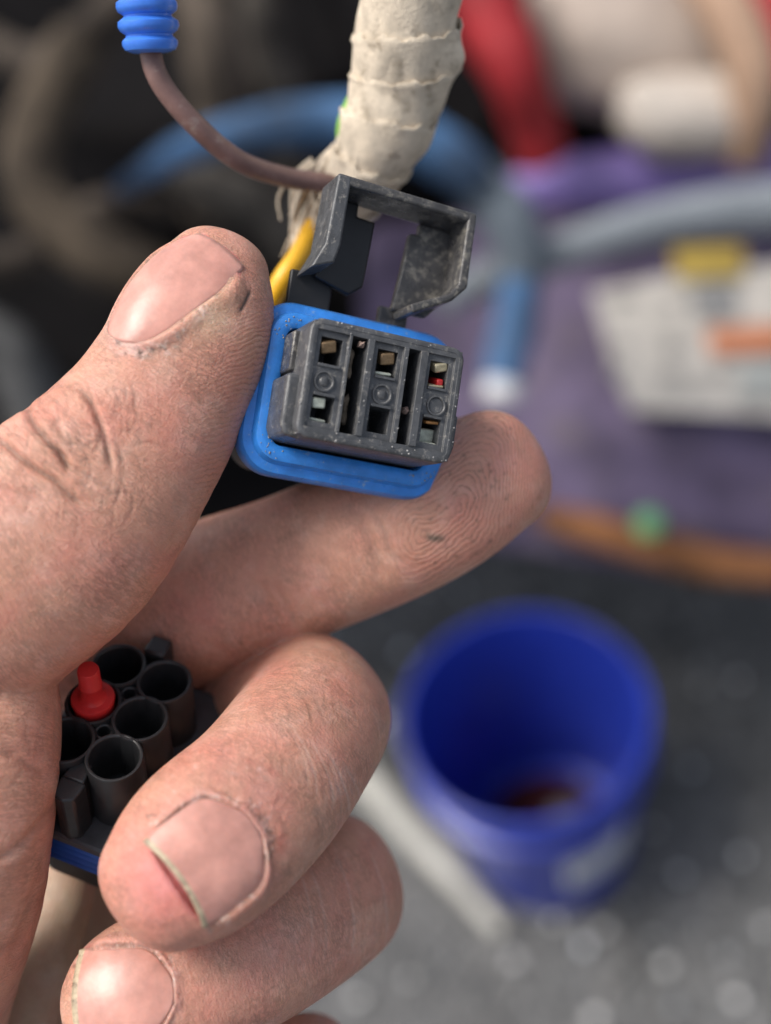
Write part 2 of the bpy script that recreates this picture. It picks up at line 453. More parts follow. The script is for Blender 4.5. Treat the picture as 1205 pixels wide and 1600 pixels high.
hose('pale_tip', [(786, 596, 0.985), (782, 625, 0.985)], 0.016, big('pale_tip', (0.55, 0.55, 0.56), 0.5), 'pale fitting on the bottom end of the short light blue tube', 'hose fitting', 6)
hose('brown_hose', [(130, 60, 0.95), (60, 190, 0.95), (50, 290, 0.93), (120, 375, 0.92), (230, 430, 0.92), (330, 480, 0.95)], 0.022,
     big('brown_hose', (0.075, 0.058, 0.042), 0.8, 0.6, 0.016, spec=0.12, dirt=(0.012, 0.010, 0.009), da=0.6), 'dusty brown hose curving at the left edge')
hose('brown_pipe', [(300, -120, 1.15), (330, 60, 1.15), (345, 180, 1.2), (330, 340, 1.25)], 0.028, big('brown_pipe', (0.09, 0.072, 0.057), 0.8, 0.5, 0.016, spec=0.12, dirt=(0.012, 0.010, 0.009), da=0.6), 'dusty brown upright pipe behind the brown wire', 'pipe')
hose('red_hose', [(730, -80, 1.2), (775, 40, 1.2), (810, 120, 1.2), (850, 250, 1.25)], [0.036, 0.036, 0.030, 0.026], big('red_hose', (0.26, 0.018, 0.022), 0.55, 0.5, 0.02, spec=0.25), 'red hose hanging behind the taped cable bundle')
hose('red_strap', [(1150, -160, 1.2), (1200, 20, 1.2), (1240, 140, 1.2)], 0.026, big('red_strap', (0.34, 0.015, 0.02), 0.5), 'dark red strap in the upper right corner', 'strap')
# pale cover top right: lumpy rounded body
def lump(name, px, py, d, rx, ry, rz, mat, label, cat, amp=0.08, seed=0):
    bm = bmesh.new(); bmesh.ops.create_icosphere(bm, subdivisions=4, radius=1)
    rr = np.random.default_rng(seed).uniform(0, 6, 6)
    for v in bm.verts:
        c = v.co.copy()
        k = 1 + amp * (math.sin(3 * c.x + rr[0]) * math.cos(2.5 * c.y + rr[1]) + 0.6 * math.sin(6 * c.y + rr[2]) * math.sin(5 * c.z + rr[3]))
        sq = lambda t: math.copysign(abs(t) ** 0.75, t)
        v.co = Vector((sq(c.x) * rx, sq(c.y) * ry, sq(c.z) * rz)) * k
    M = CAM.copy(); M.translation = W(px, py, d)
    return tag(bm_obj(name, bm, mat, None, M, scale=1), label, cat)
pale = big('pale_cover', (0.40, 0.33, 0.28), 0.7, 0.2, 0.02)
lump('pale_tank', 1010, 40, 1.30, 0.125, 0.10, 0.08, pale, 'pale beige rounded tank at the top right', 'tank', 0.06, 1)
lump('white_highlight', 1075, 180, 1.24, 0.070, 0.040, 0.04, big('white_highlight', (0.46, 0.41, 0.36), 0.7, 0.3, 0.02), 'whitish modelled highlight below the pale beige tank', 'glint', 0.05, 2)  # pale lump modelling the highlight on the tank; its brightness is colour
hose('tan_hose', [(1090, -60, 1.18), (1160, 60, 1.18), (1180, 150, 1.2), (1160, 240, 1.25)], 0.026, big('tan_hose', (0.42, 0.27, 0.18), 0.6), 'tan hose beside the whitish highlight at the top right')
for k, (pts_, rd_, cl_, lb_) in enumerate((
    ([(-40, 60, 1.2), (60, 100, 1.2), (150, 40, 1.2), (240, -60, 1.2)], 0.020, (0.13, 0.105, 0.085), 'dusty grey brown hose crossing the top left corner'),
    ([(-60, 420, 1.1), (40, 400, 1.12), (150, 330, 1.15), (250, 330, 1.2)], 0.016, (0.10, 0.08, 0.065), 'thin dusty brown hose left of the thumb tip'),
    ([(400, -60, 1.25), (420, 90, 1.25), (470, 220, 1.28), (440, 380, 1.3)], 0.022, (0.12, 0.105, 0.09), 'grey brown upright pipe left of the taped cable'),
    ([(250, 250, 1.2), (330, 290, 1.2), (420, 330, 1.22), (470, 400, 1.25)], 0.024, (0.11, 0.10, 0.09), 'dull grey pipe behind the brown wire bend'),
    ([(-80, 500, 1.2), (20, 560, 1.2), (60, 660, 1.22)], 0.030, (0.14, 0.14, 0.14), 'dull grey pipe at the left edge behind the thumb'))):
    hose('dusty_hose', pts_, rd_, big('dusty_hose', tuple(c * 0.55 for c in cl_), 0.8, 0.7, 0.018, spec=0.12, dirt=(0.012, 0.010, 0.009), da=0.5), lb_)
# dark engine bay behind everything: firewall, brackets, blocks
dark = big('sooty_metal', (0.005, 0.0045, 0.005), 0.8, 0.5, 0.01, spec=0.08, dirt=(0.016, 0.013, 0.010), da=0.3)
rows = []
for py, dd in ((-500, 1.75), (-100, 1.7), (200, 1.62), (450, 1.55), (700, 1.55), (860, 1.58)):
    rows.append([W(x, py, dd + 0.05 * math.sin(x / 130.0 + py / 200)) for x in (-2200, -1500, -900, -500, -200, 0, 200, 400, 600, 800, 1000, 1200, 1500, 2000, 2800)])
eb = empty('engine_bay', Matrix.Identity(4))
sheet('firewall', rows, dark, eb)
for k, (px, py, d, sx, sy, sz) in enumerate(((180, 300, 1.35, .09, .06, .05), (430, 60, 1.4, .08, .10, .05), (700, 130, 1.4, .07, .09, .05), (330, 480, 1.4, .10, .06, .05), (610, 420, 1.52, .10, .07, .04), (100, 520, 1.35, .08, .05, .05), (930, 180, 1.42, .09, .05, .04))):
    bm = bmesh.new(); add_box(bm, -sx, sx, -sy, sy, -sz, sz)
    bmesh.ops.bevel(bm, geom=bm.edges[:], offset=0.012, segments=2, affect='EDGES')
    M = CAM @ Matrix.Rotation(0.4 * math.sin(k * 2.1), 4, 'Z'); M.translation = W(px, py, d)
    bm_obj('dark_block', bm, dark, eb, M, scale=1)
tag(eb, 'black sooty engine bay filling the upper background', 'engine bay')

# ------------------------------------------------------------------ grey six-way connector (held by thumb and index)
N1 = np.array([0.35, 0.02, 0.0]); N1[2] = math.sqrt(1 - N1[0] ** 2 - N1[1] ** 2)
X1 = np.array([0.985, -0.17, 0]); X1[2] = -(X1[0] * N1[0] + X1[1] * N1[1]) / N1[2]; X1 /= np.linalg.norm(X1)
Y1 = np.cross(N1, X1)
O1 = C(598, 612, 160.0)
M1 = frame(O1, X1, Y1, N1)
con = empty('grey_connector', M1)
CW, CH = 21.6, 15.6
def stepped_block(bm, xs, ys, zfun, zb):
    """block whose front is a grid of cells at different heights (holes are deep cells)"""
    nx, ny = len(xs) - 1, len(ys) - 1
    z = [[zfun(i, j) for j in range(ny)] for i in range(nx)]
    cache = {}
    def V(x, y, zz):
        k = (round(x, 4), round(y, 4), round(zz, 4))
        if k not in cache: cache[k] = bm.verts.new(k)
        return cache[k]
    def quad(*p):
        vs = [V(*q) for q in p]
        if len(set(vs)) == 4:
            try: bm.faces.new(vs)
            except ValueError: pass
    levels = sorted(set([v for r in z for v in r] + [zb]))
    for i in range(nx):
        for j in range(ny):
            a, b, c, d = xs[i], xs[i + 1], ys[j], ys[j + 1]
            quad((a, c, z[i][j]), (b, c, z[i][j]), (b, d, z[i][j]), (a, d, z[i][j]))
            quad((a, c, zb), (a, d, zb), (b, d, zb), (b, c, zb))
            for (di, dj, p, q) in ((-1, 0, (a, c), (a, d)), (1, 0, (b, d), (b, c)), (0, -1, (b, c), (a, c)), (0, 1, (a, d), (b, d))):
                ii, jj = i + di, j + dj
                zn = z[ii][jj] if 0 <= ii < nx and 0 <= jj < ny else zb
                if zn < z[i][j]:
                    ls = [l for l in levels if zn <= l <= z[i][j]]
                    for l0, l1 in zip(ls[:-1], ls[1:]):
                        quad((*p, l0), (*q, l0), (*q, l1), (*p, l1))
    bmesh.ops.dissolve_limit(bm, angle_limit=0.01, verts=bm.verts, edges=bm.edges)

us = [0, .03, .065, .205, .238, .256, .36, .402, .44, .575, .605, .636, .716, .766, .80, .925, .958, 1]
vs_ = [0, .07, .125, .36, .385, .615, .64, .865, .925, 1]
xs = [u * CW - CW / 2 for u in us]; ys = [CH / 2 - v * CH for v in vs_][::-1]
def zface(i, j):
    jj = len(vs_) - 2 - j           # row from the top
    u = (us[i] + us[i + 1]) / 2
    inside = 1 <= jj <= 7
    if i in (5, 11) and inside: return -10.0
    if not inside: return 0.0
    if i in (0, 16): return 0.0
    if i in (6, 12): return 0.3
    if i in (4, 10): return 0.1
    if i in (2, 8, 14) and jj in (2, 6): return -8.0
    if i in (2, 8, 14) and jj in (3, 5): return -0.15
    return -0.5
bm = bmesh.new()
stepped_block(bm, xs, ys, zface, -14.0)
bmesh.ops.scale(bm, vec=((CW - 0.84) / CW, (CH - 0.84) / CH, 1), verts=bm.verts)
bm_obj('cavity_block', bm, MAT['grey_plastic'], con, bevel=0.14, segs=2)
bm = bmesh.new()
add_rr_sweep(bm, CW, CH, 1.75, [(0.5, -14.1), (0, -14), (0, -0.35), (0.1, -0.1), (0.32, 0.06), (0.75, 0.06), (0.85, -0.1), (0.85, -2)], 8)
bm_obj('housing', bm, MAT['grey_plastic'], con)
# keyed flanks left and right
bm = bmesh.new()
add_prism(bm, [(-CW / 2 - 1.5, -6.2), (-CW / 2 - 0.9, -7.6), (-CW / 2 + 1.5, -7.9), (-CW / 2 + 1.5, 0.4), (-CW / 2 - 1.5, 0.4)], -13, -1.9)
bm_obj('key_rib', bm, MAT['grey_plastic'], con, bevel=0.5, segs=3)
bm = bmesh.new()
add_prism(bm, [(CW / 2 - 1, -7.2), (CW / 2 + 0.2, -6.6), (CW / 2 + 0.55, -5.2), (CW / 2 + 0.55, -1.0), (CW / 2 - 1, -1.0)], -13, -0.8)
bm_obj('key_rib', bm, MAT['grey_plastic'], con, bevel=0.3, segs=3)
bm = bmesh.new()
add_box(bm, -CW / 2 - 0.7, -CW / 2 + 1, 1.2, 6.6, -13, -5)
bm_obj('key_rib', bm, MAT['dirty_plastic'], con, bevel=0.3)
# moulded circles between the cavities
for k, ui in enumerate((.135, .505, .862)):
    bm = bmesh.new()
    add_lathe(bm, [(1.38, -0.02), (1.36, 0.26), (1.18, 0.30), (1.05, 0.2), (1.0, -0.02)], 28)
    M = Matrix.Translation(Vector((ui * CW - CW / 2, -0.02 * CH + 0.15 * (k == 0), -0.5)) * 0.001)
    bm_obj('moulded_ring', bm, MAT['grey_plastic'], con, M)
    bm = bmesh.new()
    if k < 2: add_lathe(bm, [(0.72, -0.05), (0.62, 0.15), (0.35, 0.30), (0.001, 0.34)], 20)
    else: add_lathe(bm, [(0.95, 0.06), (0.001, 0.03)], 20)
    bm_obj('moulded_boss', bm, MAT['grey_plastic'], con, M)
# terminals
def terminal(ui, vi, z, sx, sy, sz, mat, rot, name='terminal'):
    bm = bmesh.new(); add_box(bm, -sx / 2, sx / 2, -sy / 2, sy / 2, -sz, 0)
    M = Matrix.Translation(Vector((ui * CW - CW / 2, CH / 2 - vi * CH, z)) * 0.001) @ Matrix.Rotation(math.radians(rot), 4, 'Z') @ Matrix.Rotation(math.radians(rot * 0.8 + 8), 4, 'X')
    return bm_obj(name, bm, MAT[mat], con, M, bevel=0.25, segs=2)
terminal(.14, .225, -0.7, 2.1, 1.6, 5, 'brass', 18)
terminal(.13, .69, -0.8, 1.8, 1.4, 5, 'tin', 6)
terminal(.14, .83, -1.2, 2.3, 0.5, 5, 'tin', 0, 'terminal_edge')
terminal(.515, .215, -0.7, 2.0, 1.6, 5, 'brass', 14)
terminal(.50, .345, -0.7, 2.3, 0.45, 5, 'tin', 4, 'terminal_edge')
terminal(.868, .19, -0.7, 1.9, 1.3, 5, 'bright_brass', 20)
terminal(.875, .315, -0.8, 0.95, 0.95, 4, 'red_plug', 5, 'red_seal_bit')
terminal(.85, .355, -0.7, 2.2, 0.4, 5, 'bright_brass', 6, 'terminal_edge')
terminal(.862, .665, -0.8, 1.9, 0.45, 5, 'copper', 6)
terminal(.862, .77, -2.4, 2.2, 1.9, 4, 'tin', 3, 'terminal_blade')
terminal(.855, .855, -0.7, 2.2, 0.45, 5, 'tin', 4, 'terminal_edge')
# tiny dust crumbs and grease beads on the rims: too small to pick apart
def specks():
    ico = bmesh.new(); bmesh.ops.create_icosphere(ico, subdivisions=1, radius=1)
    V0 = np.array([v.co[:] for v in ico.verts]); F0 = np.array([[v.index for v in f.verts] for f in ico.faces]); ico.free()
    pos = []
    for i_, z_ in ((4, .1), (6, .3), (10, .1), (12, .3), (16, 0.0), (0, 0.0)):
        for _ in range(9): pos.append((rng.uniform(us[i_], us[i_ + 1]) * CW - CW / 2, rng.uniform(-.48, .48) * CH, z_))
    for _ in range(22): pos.append((rng.uniform(-.48, .48) * CW, rng.choice([-1, 1]) * rng.uniform(.44, .49) * CH, 0.0))
    rr_ = rrect(29.6 - 5.4, 23.6 - 5.4, 2.6, 40)
    for _ in range(70):
        x_, y_ = rr_[rng.integers(len(rr_))]; k_ = rng.uniform(.94, 1.07); pos.append((x_ * k_ - .15, y_ * k_ - .35, -9.2))
    Vv = np.vstack([(V0 + rng.normal(0, .15, V0.shape)) * rng.uniform(.05, .17) * np.array([1, 1, .7]) + np.array(q) for q in pos])
    Ff = np.vstack([F0 + 12 * k for k in range(len(pos))])
    me_ = bpy.data.meshes.new('dust_specks'); me_.from_pydata((Vv * .001).tolist(), [], Ff.tolist())
    for p_ in me_.polygons: p_.use_smooth = True
    return tag(link('dust_specks', me_, material('speck', (0.26, 0.255, 0.25), 0.3, 0.6, 0.8), con), kind='stuff')
specks()
for k, (gx, gy, gz, rx, ry) in enumerate(((.285, .30, -2.2, .8, 2.6), (.30, .68, -2.8, .9, 2.2), (.335, .14, -.9, .45, .4), (.68, .60, -1.6, .5, .45))):
    bm = bmesh.new(); bmesh.ops.create_icosphere(bm, subdivisions=3, radius=1)
    for v in bm.verts:
        f_ = 1 + 0.25 * math.sin(5 * v.co.x + k) * math.cos(4 * v.co.y) + random.uniform(-.1, .1)
        v.co = Vector((v.co.x * rx, v.co.y * ry, v.co.z * .9)) * f_
    bm_obj('grime_clump', bm, material('grime', (0.16, 0.125, 0.09) if k < 2 else (0.34, 0.24, 0.20), 0.7, 0.5, 0.9, 0.3, 2.0), con, Matrix.Translation(Vector((gx * CW - CW / 2, CH / 2 - gy * CH, gz)) * .001))
# blue ring seal
bm = bmesh.new()
add_rr_sweep(bm, 29.6, 23.6, 5.2, [(0.9, -6.5), (0.2, -6.2), (-0.1, -5.4), (-0.1, -2.6), (0.25, -1.9), (1.0, -1.7), (1.35, -1.6), (1.55, -0.9), (1.75, -0.25), (2.3, 0.0), (3.3, 0.02), (3.75, -0.2), (3.95, -0.9), (4.0, -6.5), (0.9, -6.5)], 10)
sl = bm_obj('ring_seal', bm, MAT['blue_rubber'], con, Matrix.Translation(Vector((-0.3, -0.25, -9.2)) * 0.001))
# rear shell behind the seal
bm = bmesh.new()
add_rr_sweep(bm, 26.5, 20.5, 4.0, [(3, -13.0), (0.4, -13.2), (0, -14), (0, -24), (1.2, -27), (6, -28)], 8, cap0=True, cap1=True)
bm_obj('rear_shell', bm, MAT['dark_plastic'], con, Matrix.Translation(Vector((0, -0.3, -2.5)) * 0.001))
# hinged cover above: walls, back plates with a gap, straps
cov = empty('hinged_cover', frame(C(628, 388, 168.0), X1, Y1, N1))
cov.parent = con; cov.matrix_parent_inverse = M1.inverted()
hw = 10.3
def covpart(name, fn, mat='dirty_plastic', bevel=0.35):
    bm = bmesh.new(); fn(bm); return bm_obj(name, bm, MAT[mat], cov, bevel=bevel, segs=3)
covpart('top_wall', lambda b: add_prism(b, [(-hw, 8.0), (hw, 7.4), (hw, 6.1), (-hw, 6.7)], -7.5, 0.0))
covpart('side_wall', lambda b: add_prism(b, [(-hw - .02, 7.9), (-hw + 1.9, 7.9), (-hw + 1.75, -1.6), (-hw + 1.2, -4.2), (-hw - 1.9, -5.4), (-hw - .4, -1.8)], -7.4, 0.05), 'grey_plastic')
covpart('side_wall', lambda b: add_prism(b, [(hw - 1.25, 7.35), (hw + .02, 7.35), (hw + .05, -3.1), (hw - 1.9, -5.4), (hw - 7.4, -8.4), (hw - 7.9, -7.2), (hw - 2.6, -4.6), (hw - 1.3, -2.9)], -7.3, 0.04))
covpart('back_plate', lambda b: add_prism(b, [(-hw + .6, 6.8), (-5.0, 6.6), (-5.0, 4.8), (-2.2, 4.6), (-2.6, -4.8), (-4.6, -6.4), (-hw + .5, -4.9)], -7.6, -6.2), 'dark_plastic')  # black plastic here paints in the shade on the left plate
covpart('back_plate', lambda b: add_prism(b, [(4.4, 6.2), (hw - .6, 6.0), (hw - .6, -4.0), (hw - 3.0, -7.0), (2.0, -7.0), (2.6, -1.5), (3.1, 4.4), (4.4, 4.5)], -7.7, -6.3))
covpart('hinge_strap', lambda b: add_prism(b, [(-2.0, -7.0), (-5.2, -14.6), (-6.4, -14.2), (-3.8, -6.6)], -hw - 1.2, -hw + 3.5, (1, 2, 0)) if False else add_box(b, -hw - 2.6, -hw + 3.6, -9.5, -4.2, -8.6, -7.4), 'dark_plastic', 0.3)
covpart('hinge_strap', lambda b: add_box(b, 0.6, 5.0, -10.0, -6.4, -8.8, -7.5), 'dirty_plastic', 0.3)
tag(con, 'dark grey connector with bright blue ring seal, pinched between thumb and index', 'connector')

# ------------------------------------------------------------------ wires
def cam_tube(name, pts, rad, mat, label, cat, n=40, jit=0.0, ns=16):
    P = catmull([[*C(x, y, d)] for x, y, d in pts], n)
    R = rad if np.isscalar(rad) else np.interp(np.linspace(0, 1, n), np.linspace(0, 1, len(rad)), rad)
    bm = bmesh.new(); o = P[0].copy()
    add_tube(bm, P - o, R, ns, jit)
    ob = bm_obj(name, bm, mat, None, frame(o, (1, 0, 0), (0, 1, 0), (0, 0, 1)))
    return tag(ob, label, cat)
cam_tube('brown_wire', [(222, -60, 172), (230, 10, 172), (234, 75, 173), (252, 130, 174), (305, 195, 177), (375, 252, 182), (450, 278, 188), (520, 290, 192), (575, 330, 198)], 1.55, MAT['brown_wire'],
         'brown insulated wire curving from the blue wire seal to the connector', 'wire', 60)
def lathe_thing(name, origin, axis, prof, mat, label, cat, n=40):
    Nn = np.asarray(axis, float); Nn /= np.linalg.norm(Nn)
    Xx = np.cross([0, 1, 0.2], Nn); Xx /= np.linalg.norm(Xx); Yy = np.cross(Nn, Xx)
    bm = bmesh.new(); add_lathe(bm, prof, n)
    return tag(bm_obj(name, bm, mat, None, frame(origin, Xx, Yy, Nn)), label, cat)
r_ = 4.15
lathe_thing('wire_seal', C(236, 83, 172.5), (-0.04, 1, 0.32), [(1.5, 0), (r_ * .60, 0.05), (r_ * .84, .4), (r_ * .93, 1.1), (r_ * .92, 1.6), (r_ * .78, 2.15), (r_ * .78, 2.4), (r_ * .95, 2.9), (r_ * 1.02, 3.5), (r_ * 1.0, 4.1), (r_ * .80, 4.7), (r_ * .80, 4.95), (r_ * .97, 5.4), (r_ * 1.02, 6.0), (r_ * 1.0, 6.6), (r_ * .80, 7.2), (r_ * .80, 7.5), (r_ * .62, 7.7), (r_ * .6, 9.6), (1.5, 9.7)],
            MAT['seal_blue'], 'small ribbed blue rubber seal threaded on the brown wire', 'wire seal')
# taped bundle
P = catmull([[*C(x, y, d)] for x, y, d in ((652, -150, 176), (645, -30, 180), (632, 60, 184), (622, 140, 188), (597, 215, 191), (560, 280, 195), (520, 340, 200), (480, 420, 206))], 90)
Rr = np.interp(np.linspace(0, 1, 90), [0, .15, .3, .42, .55, .7, .85, 1], [6.9, 7.1, 7.2, 6.9, 6.6, 5.2, 4.2, 4.0])
bm = bmesh.new(); o = P[0].copy()
add_tube(bm, P - o, Rr, 40, 0.0)
for v in bm.verts:                      # wrapped tape: spiral steps, folds and a flattened cross-section
    p = np.array(v.co[:]) + o
    k = np.argmin(((P - p) ** 2).sum(1)); rad = p - P[k]; a = math.atan2(rad[1], rad[0])
    s = (k / 90 * 9.0 - a / (2 * math.pi)) % 1.0
    v.co = Vector((P[k] - o + rad * (0.95 + 0.0 * s + 0.04 * math.sin(2 * a + k * .11) * math.sin(k * .09 + 1) + 0.018 * math.sin(7 * a - k * .33) - sum(0.07 * math.exp(-((((a - a0_ - k * dk_ + math.pi) % (2 * math.pi)) - math.pi) / 0.13) ** 2) for a0_, dk_ in ((0.4, .012), (1.5, -.02), (2.3, .015), (-0.6, -.01), (3.0, .02))) + random.uniform(-.008, .008))))
bc = C(722, 96, 183) - o
for v in bm.verts:                      # a gathered knot of tape on the right flank
    d_ = np.linalg.norm(np.array(v.co[:]) - bc)
    k_ = min(range(0, 90, 3), key=lambda q: ((P[q] - o - np.array(v.co[:])) ** 2).sum())
    rd_ = np.array(v.co[:]) - (P[k_] - o); v.co = Vector(np.array(v.co[:]) + rd_ / max(np.linalg.norm(rd_), .1) * 2.6 * math.exp(-(d_ / 3.2) ** 2))
tb = bm_obj('taped_cable', bm, MAT['tape'], None, frame(o, (1, 0, 0), (0, 1, 0), (0, 0, 1)))
tag(tb, 'thick cable wrapped in frayed beige cloth tape above the connector', 'cable')
# helically wrapped strips of tape, each lapping over the one below
Lc = np.concatenate([[0], np.cumsum(np.linalg.norm(np.diff(P, axis=0), axis=1))])
def axis_at(sv):
    sv = min(max(sv, 0), Lc[-1] - .01)
    p_ = np.array([np.interp(sv, Lc, P[:, k]) for k in range(3)]); q_ = np.array([np.interp(min(sv + .5, Lc[-1]), Lc, P[:, k]) for k in range(3)]); r_q = np.array([np.interp(max(sv - .5, 0), Lc, P[:, k]) for k in range(3)])
    t_ = q_ - r_q; t_ /= np.linalg.norm(t_); n1 = np.cross(t_, [0, 0, 1.0]); n1 /= np.linalg.norm(n1)
    return p_, n1, np.cross(t_, n1), np.interp(sv, Lc, Rr)
for kw in range(7):
    bm = bmesh.new(); s0_ = -2 + kw * 7.4; wd_ = 10.5 + random.uniform(-1, 1.5); ph_ = random.uniform(0, 6); sl_w = 6.5 + random.uniform(-2, 2); rows_ = []
    for i in range(73):
        th_ = 2 * math.pi * i / 72 * 1.06 + 1.0; row = []
        for j in range(13):
            u_ = j / 12 - .5
            rag = 0.35 * math.sin(9 * th_ + ph_) + 0.25 * math.sin(23 * th_ + 2 * ph_) if j in (0, 12) else 0
            sv = s0_ + sl_w * (th_ - 1) / (2 * math.pi) + wd_ * u_ + rag + 4
            p_, n1, n2, R_q = axis_at(sv)
            wr = 0.22 * math.sin(5 * th_ + 3 * u_ * math.sin(ph_) * 4 + ph_) * math.sin(2 * th_ + ph_ * 2) + 0.16 * math.sin(11 * th_ + 9 * u_ + ph_) * math.exp(-((math.sin(th_ + ph_)) / .6) ** 2)
            rr_q = R_q * 0.97 + 0.15 + 0.55 * (0.5 - u_) + 0.35 * (abs(u_) > .45) * (0.5 + .5 * math.sin(3 * th_ + ph_)) + wr
            dk = np.linalg.norm(p_ + n1 * 0 - C(722, 96, 183)); 
            pt = p_ + (n1 * math.cos(th_) + n2 * math.sin(th_) * 0.9) * rr_q
            bump_ = 1.8 * math.exp(-(np.linalg.norm(pt - C(712, 96, 184)) / 3.2) ** 2)
            pt = pt + (pt - p_) / np.linalg.norm(pt - p_) * bump_
            row.append(bm.verts.new(Vector(pt - o)))
        rows_.append(row)
    for r0_, r1_ in zip(rows_[:-1], rows_[1:]):
        for j in range(12): bm.faces.new((r0_[j], r0_[j + 1], r1_[j + 1], r1_[j]))
    ob = bm_obj('tape_wrap', bm, MAT['tape'], tb)
    sm_ = ob.modifiers.new('t', 'SOLIDIFY'); sm_.thickness = 0.00025; sm_.offset = 0
def ribbon(name, pts, width, mat, parent, org, twist=0.0, nseg=24):
    """thin crumpled strip of tape along a camera-space path"""
    Pp = catmull([[*(C(x, y, d) - org)] for x, y, d in pts], nseg)
    bm = bmesh.new(); rows_ = []
    for i, q in enumerate(Pp):
        t = Pp[min(i + 1, nseg - 1)] - Pp[max(i - 1, 0)]; t /= np.linalg.norm(t)
        sd_ = np.cross(t, [0, 0, 1.0]); sd_ /= np.linalg.norm(sd_); up_ = np.cross(sd_, t)
        an = twist * i / nseg; ax = sd_ * math.cos(an) + up_ * math.sin(an); nn = np.cross(t, ax)
        wv = width * (1 - 0.35 * (i / nseg) ** 3)
        rows_.append([bm.verts.new(Vector(q + ax * wv * (k / 6 - 0.5) + nn * (0.35 * math.sin(k * 1.3 + i * 0.6) + random.uniform(-.12, .12)))) for k in range(7)])
    for r0_, r1_ in zip(rows_[:-1], rows_[1:]):
        for k in range(6): bm.faces.new((r0_[k], r0_[k + 1], r1_[k + 1], r1_[k]))
    ob = bm_obj(name, bm, mat, parent)
    sm_ = ob.modifiers.new('t', 'SOLIDIFY'); sm_.thickness = 0.00035
    sb_ = ob.modifiers.new('s', 'SUBSURF'); sb_.levels = 1; sb_.render_levels = 1
    return ob
for k in range(3):                      # ragged tape ends and loose threads at the lower end
    x0, y0 = 470 + 26 * k, 268 + random.uniform(-8, 14)
    ribbon('frayed_strip', [(x0 + 55, y0 - 40, 193), (x0 + 15, y0, 194), (x0 - 4, y0 + 40, 197 + k), (x0 - 14 + 8 * k, y0 + 74, 199)], 2.6 - .4 * k, MAT['tape'], tb, o, random.uniform(1, 2.5), 16)
for k in range(16):
    x0, y0 = 462 + random.uniform(-10, 60), 282 + random.uniform(-12, 20); dx_ = random.uniform(-38, 12); ln_t = random.uniform(30, 110)
    q = catmull([[*(C(x0 + 30, y0 - 25, 194) - o)], [*(C(x0, y0, 194.5) - o)], [*(C(x0 + dx_ * .6 + random.uniform(-8, 8), y0 + ln_t * .5, 195 + k % 4) - o)], [*(C(x0 + dx_ + random.uniform(-14, 14), y0 + ln_t, 197) - o)]], 12)
    bm = bmesh.new(); add_tube(bm, q, np.linspace(.45, .15, 12) * random.uniform(.5, 1.2), 6, 0.1)
    bm_obj('loose_thread', bm, MAT['tape'], tb)
cam_tube('yellow_wire', [(520, 310, 202), (492, 350, 199), (468, 398, 196), (440, 440, 195), (410, 500, 198), (400, 560, 202)], 1.7, MAT['yellow_wire'], 'yellow wire running behind the thumb to the connector', 'wire')
cam_tube('green_wire', [(560, 150, 194), (548, 175, 195), (540, 205, 197), (545, 260, 200)], 1.5, MAT['green_wire'], 'short glimpse of green wire at the left edge of the taped cable', 'wire')

# ------------------------------------------------------------------ black connector held in the palm
th2 = math.radians(46)
N2 = np.array([0.06, math.sin(th2), math.cos(th2)]); N2 /= np.linalg.norm(N2)
E1 = np.array([1.0, 0, 0]); E1 -= N2 * E1.dot(N2); E1 /= np.linalg.norm(E1); E2 = np.cross(N2, E1)
ag = math.radians(-111)
A2 = E1 * math.cos(ag) + E2 * math.sin(ag)        # along a column, towards the bottom of the photo
B2 = np.cross(N2, A2)                             # across columns
O2 = C(182, 1108, 171.0)
M2 = frame(O2, A2, B2, N2)
blk = empty('black_connector', M2)
PT = 7.0; RO = 3.95; RI = 3.3
# local x = along column (3 rows at -PT,0,PT); local y = across (+y / -y)
signy = -1 if B2[0] > 0 else 1
cells = [(i * PT, s * PT * 0.52) for s in (1, -1) for i in (-1, 0, 1)]
for (x, y) in cells:
    bm = bmesh.new()
    add_lathe(bm, [(0.001, -9.0), (RI, -9.0), (RI, -0.35), (RI + 0.14, -0.08), (RI + 0.33, 0.0), (RO - 0.14, -0.04), (RO, -0.25), (RO + 0.15, -11.0)], 48)
    bm_obj('socket_tube', bm, MAT['black_plastic'], blk, Matrix.Translation(Vector((x, y, 0)) * 0.001))
bm = bmesh.new()
# web between the tubes, with two small holes standing as tubes
add_rr_sweep(bm, 2 * PT + 4, PT + 2.2, 2.2, [(0, -11), (0, -1.5), (0.4, -1.1)], 8, cap1=True)
webo = bm_obj('web', bm, MAT['black_plastic'], blk)
# cut the tube bores out of the web
cut = bmesh.new()
for (x, y) in cells: 
    add_lathe(cut, [(0.001, 3), (RI + 0.2, 3), (RI + 0.2, -8.9), (0.001, -8.9)], 32, cx=x, cy=y)
for x in (-PT / 2, PT / 2): add_lathe(cut, [(0.001, 3), (0.95, 3), (0.95, -8), (0.001, -8)], 24, cx=x, cy=0)
bmesh.ops.recalc_face_normals(cut, faces=cut.faces); bmesh.ops.remove_doubles(cut, verts=cut.verts, dist=0.002)
bmesh.ops.scale(cut, vec=(.001,) * 3, verts=cut.verts)
cme = bpy.data.meshes.new('cut'); cut.to_mesh(cme); cut.free()
cob = bpy.data.objects.new('cut', cme); COL.objects.link(cob); cob.matrix_world = M2
md = webo.modifiers.new('b', 'BOOLEAN'); md.object = cob; md.operation = 'DIFFERENCE'; md.solver = 'EXACT'
bpy.context.view_layer.update()
dg = bpy.context.evaluated_depsgraph_get()
nm = bpy.data.meshes.new_from_object(webo.evaluated_get(dg))
webo.modifiers.clear(); webo.data = nm
bpy.data.objects.remove(cob)
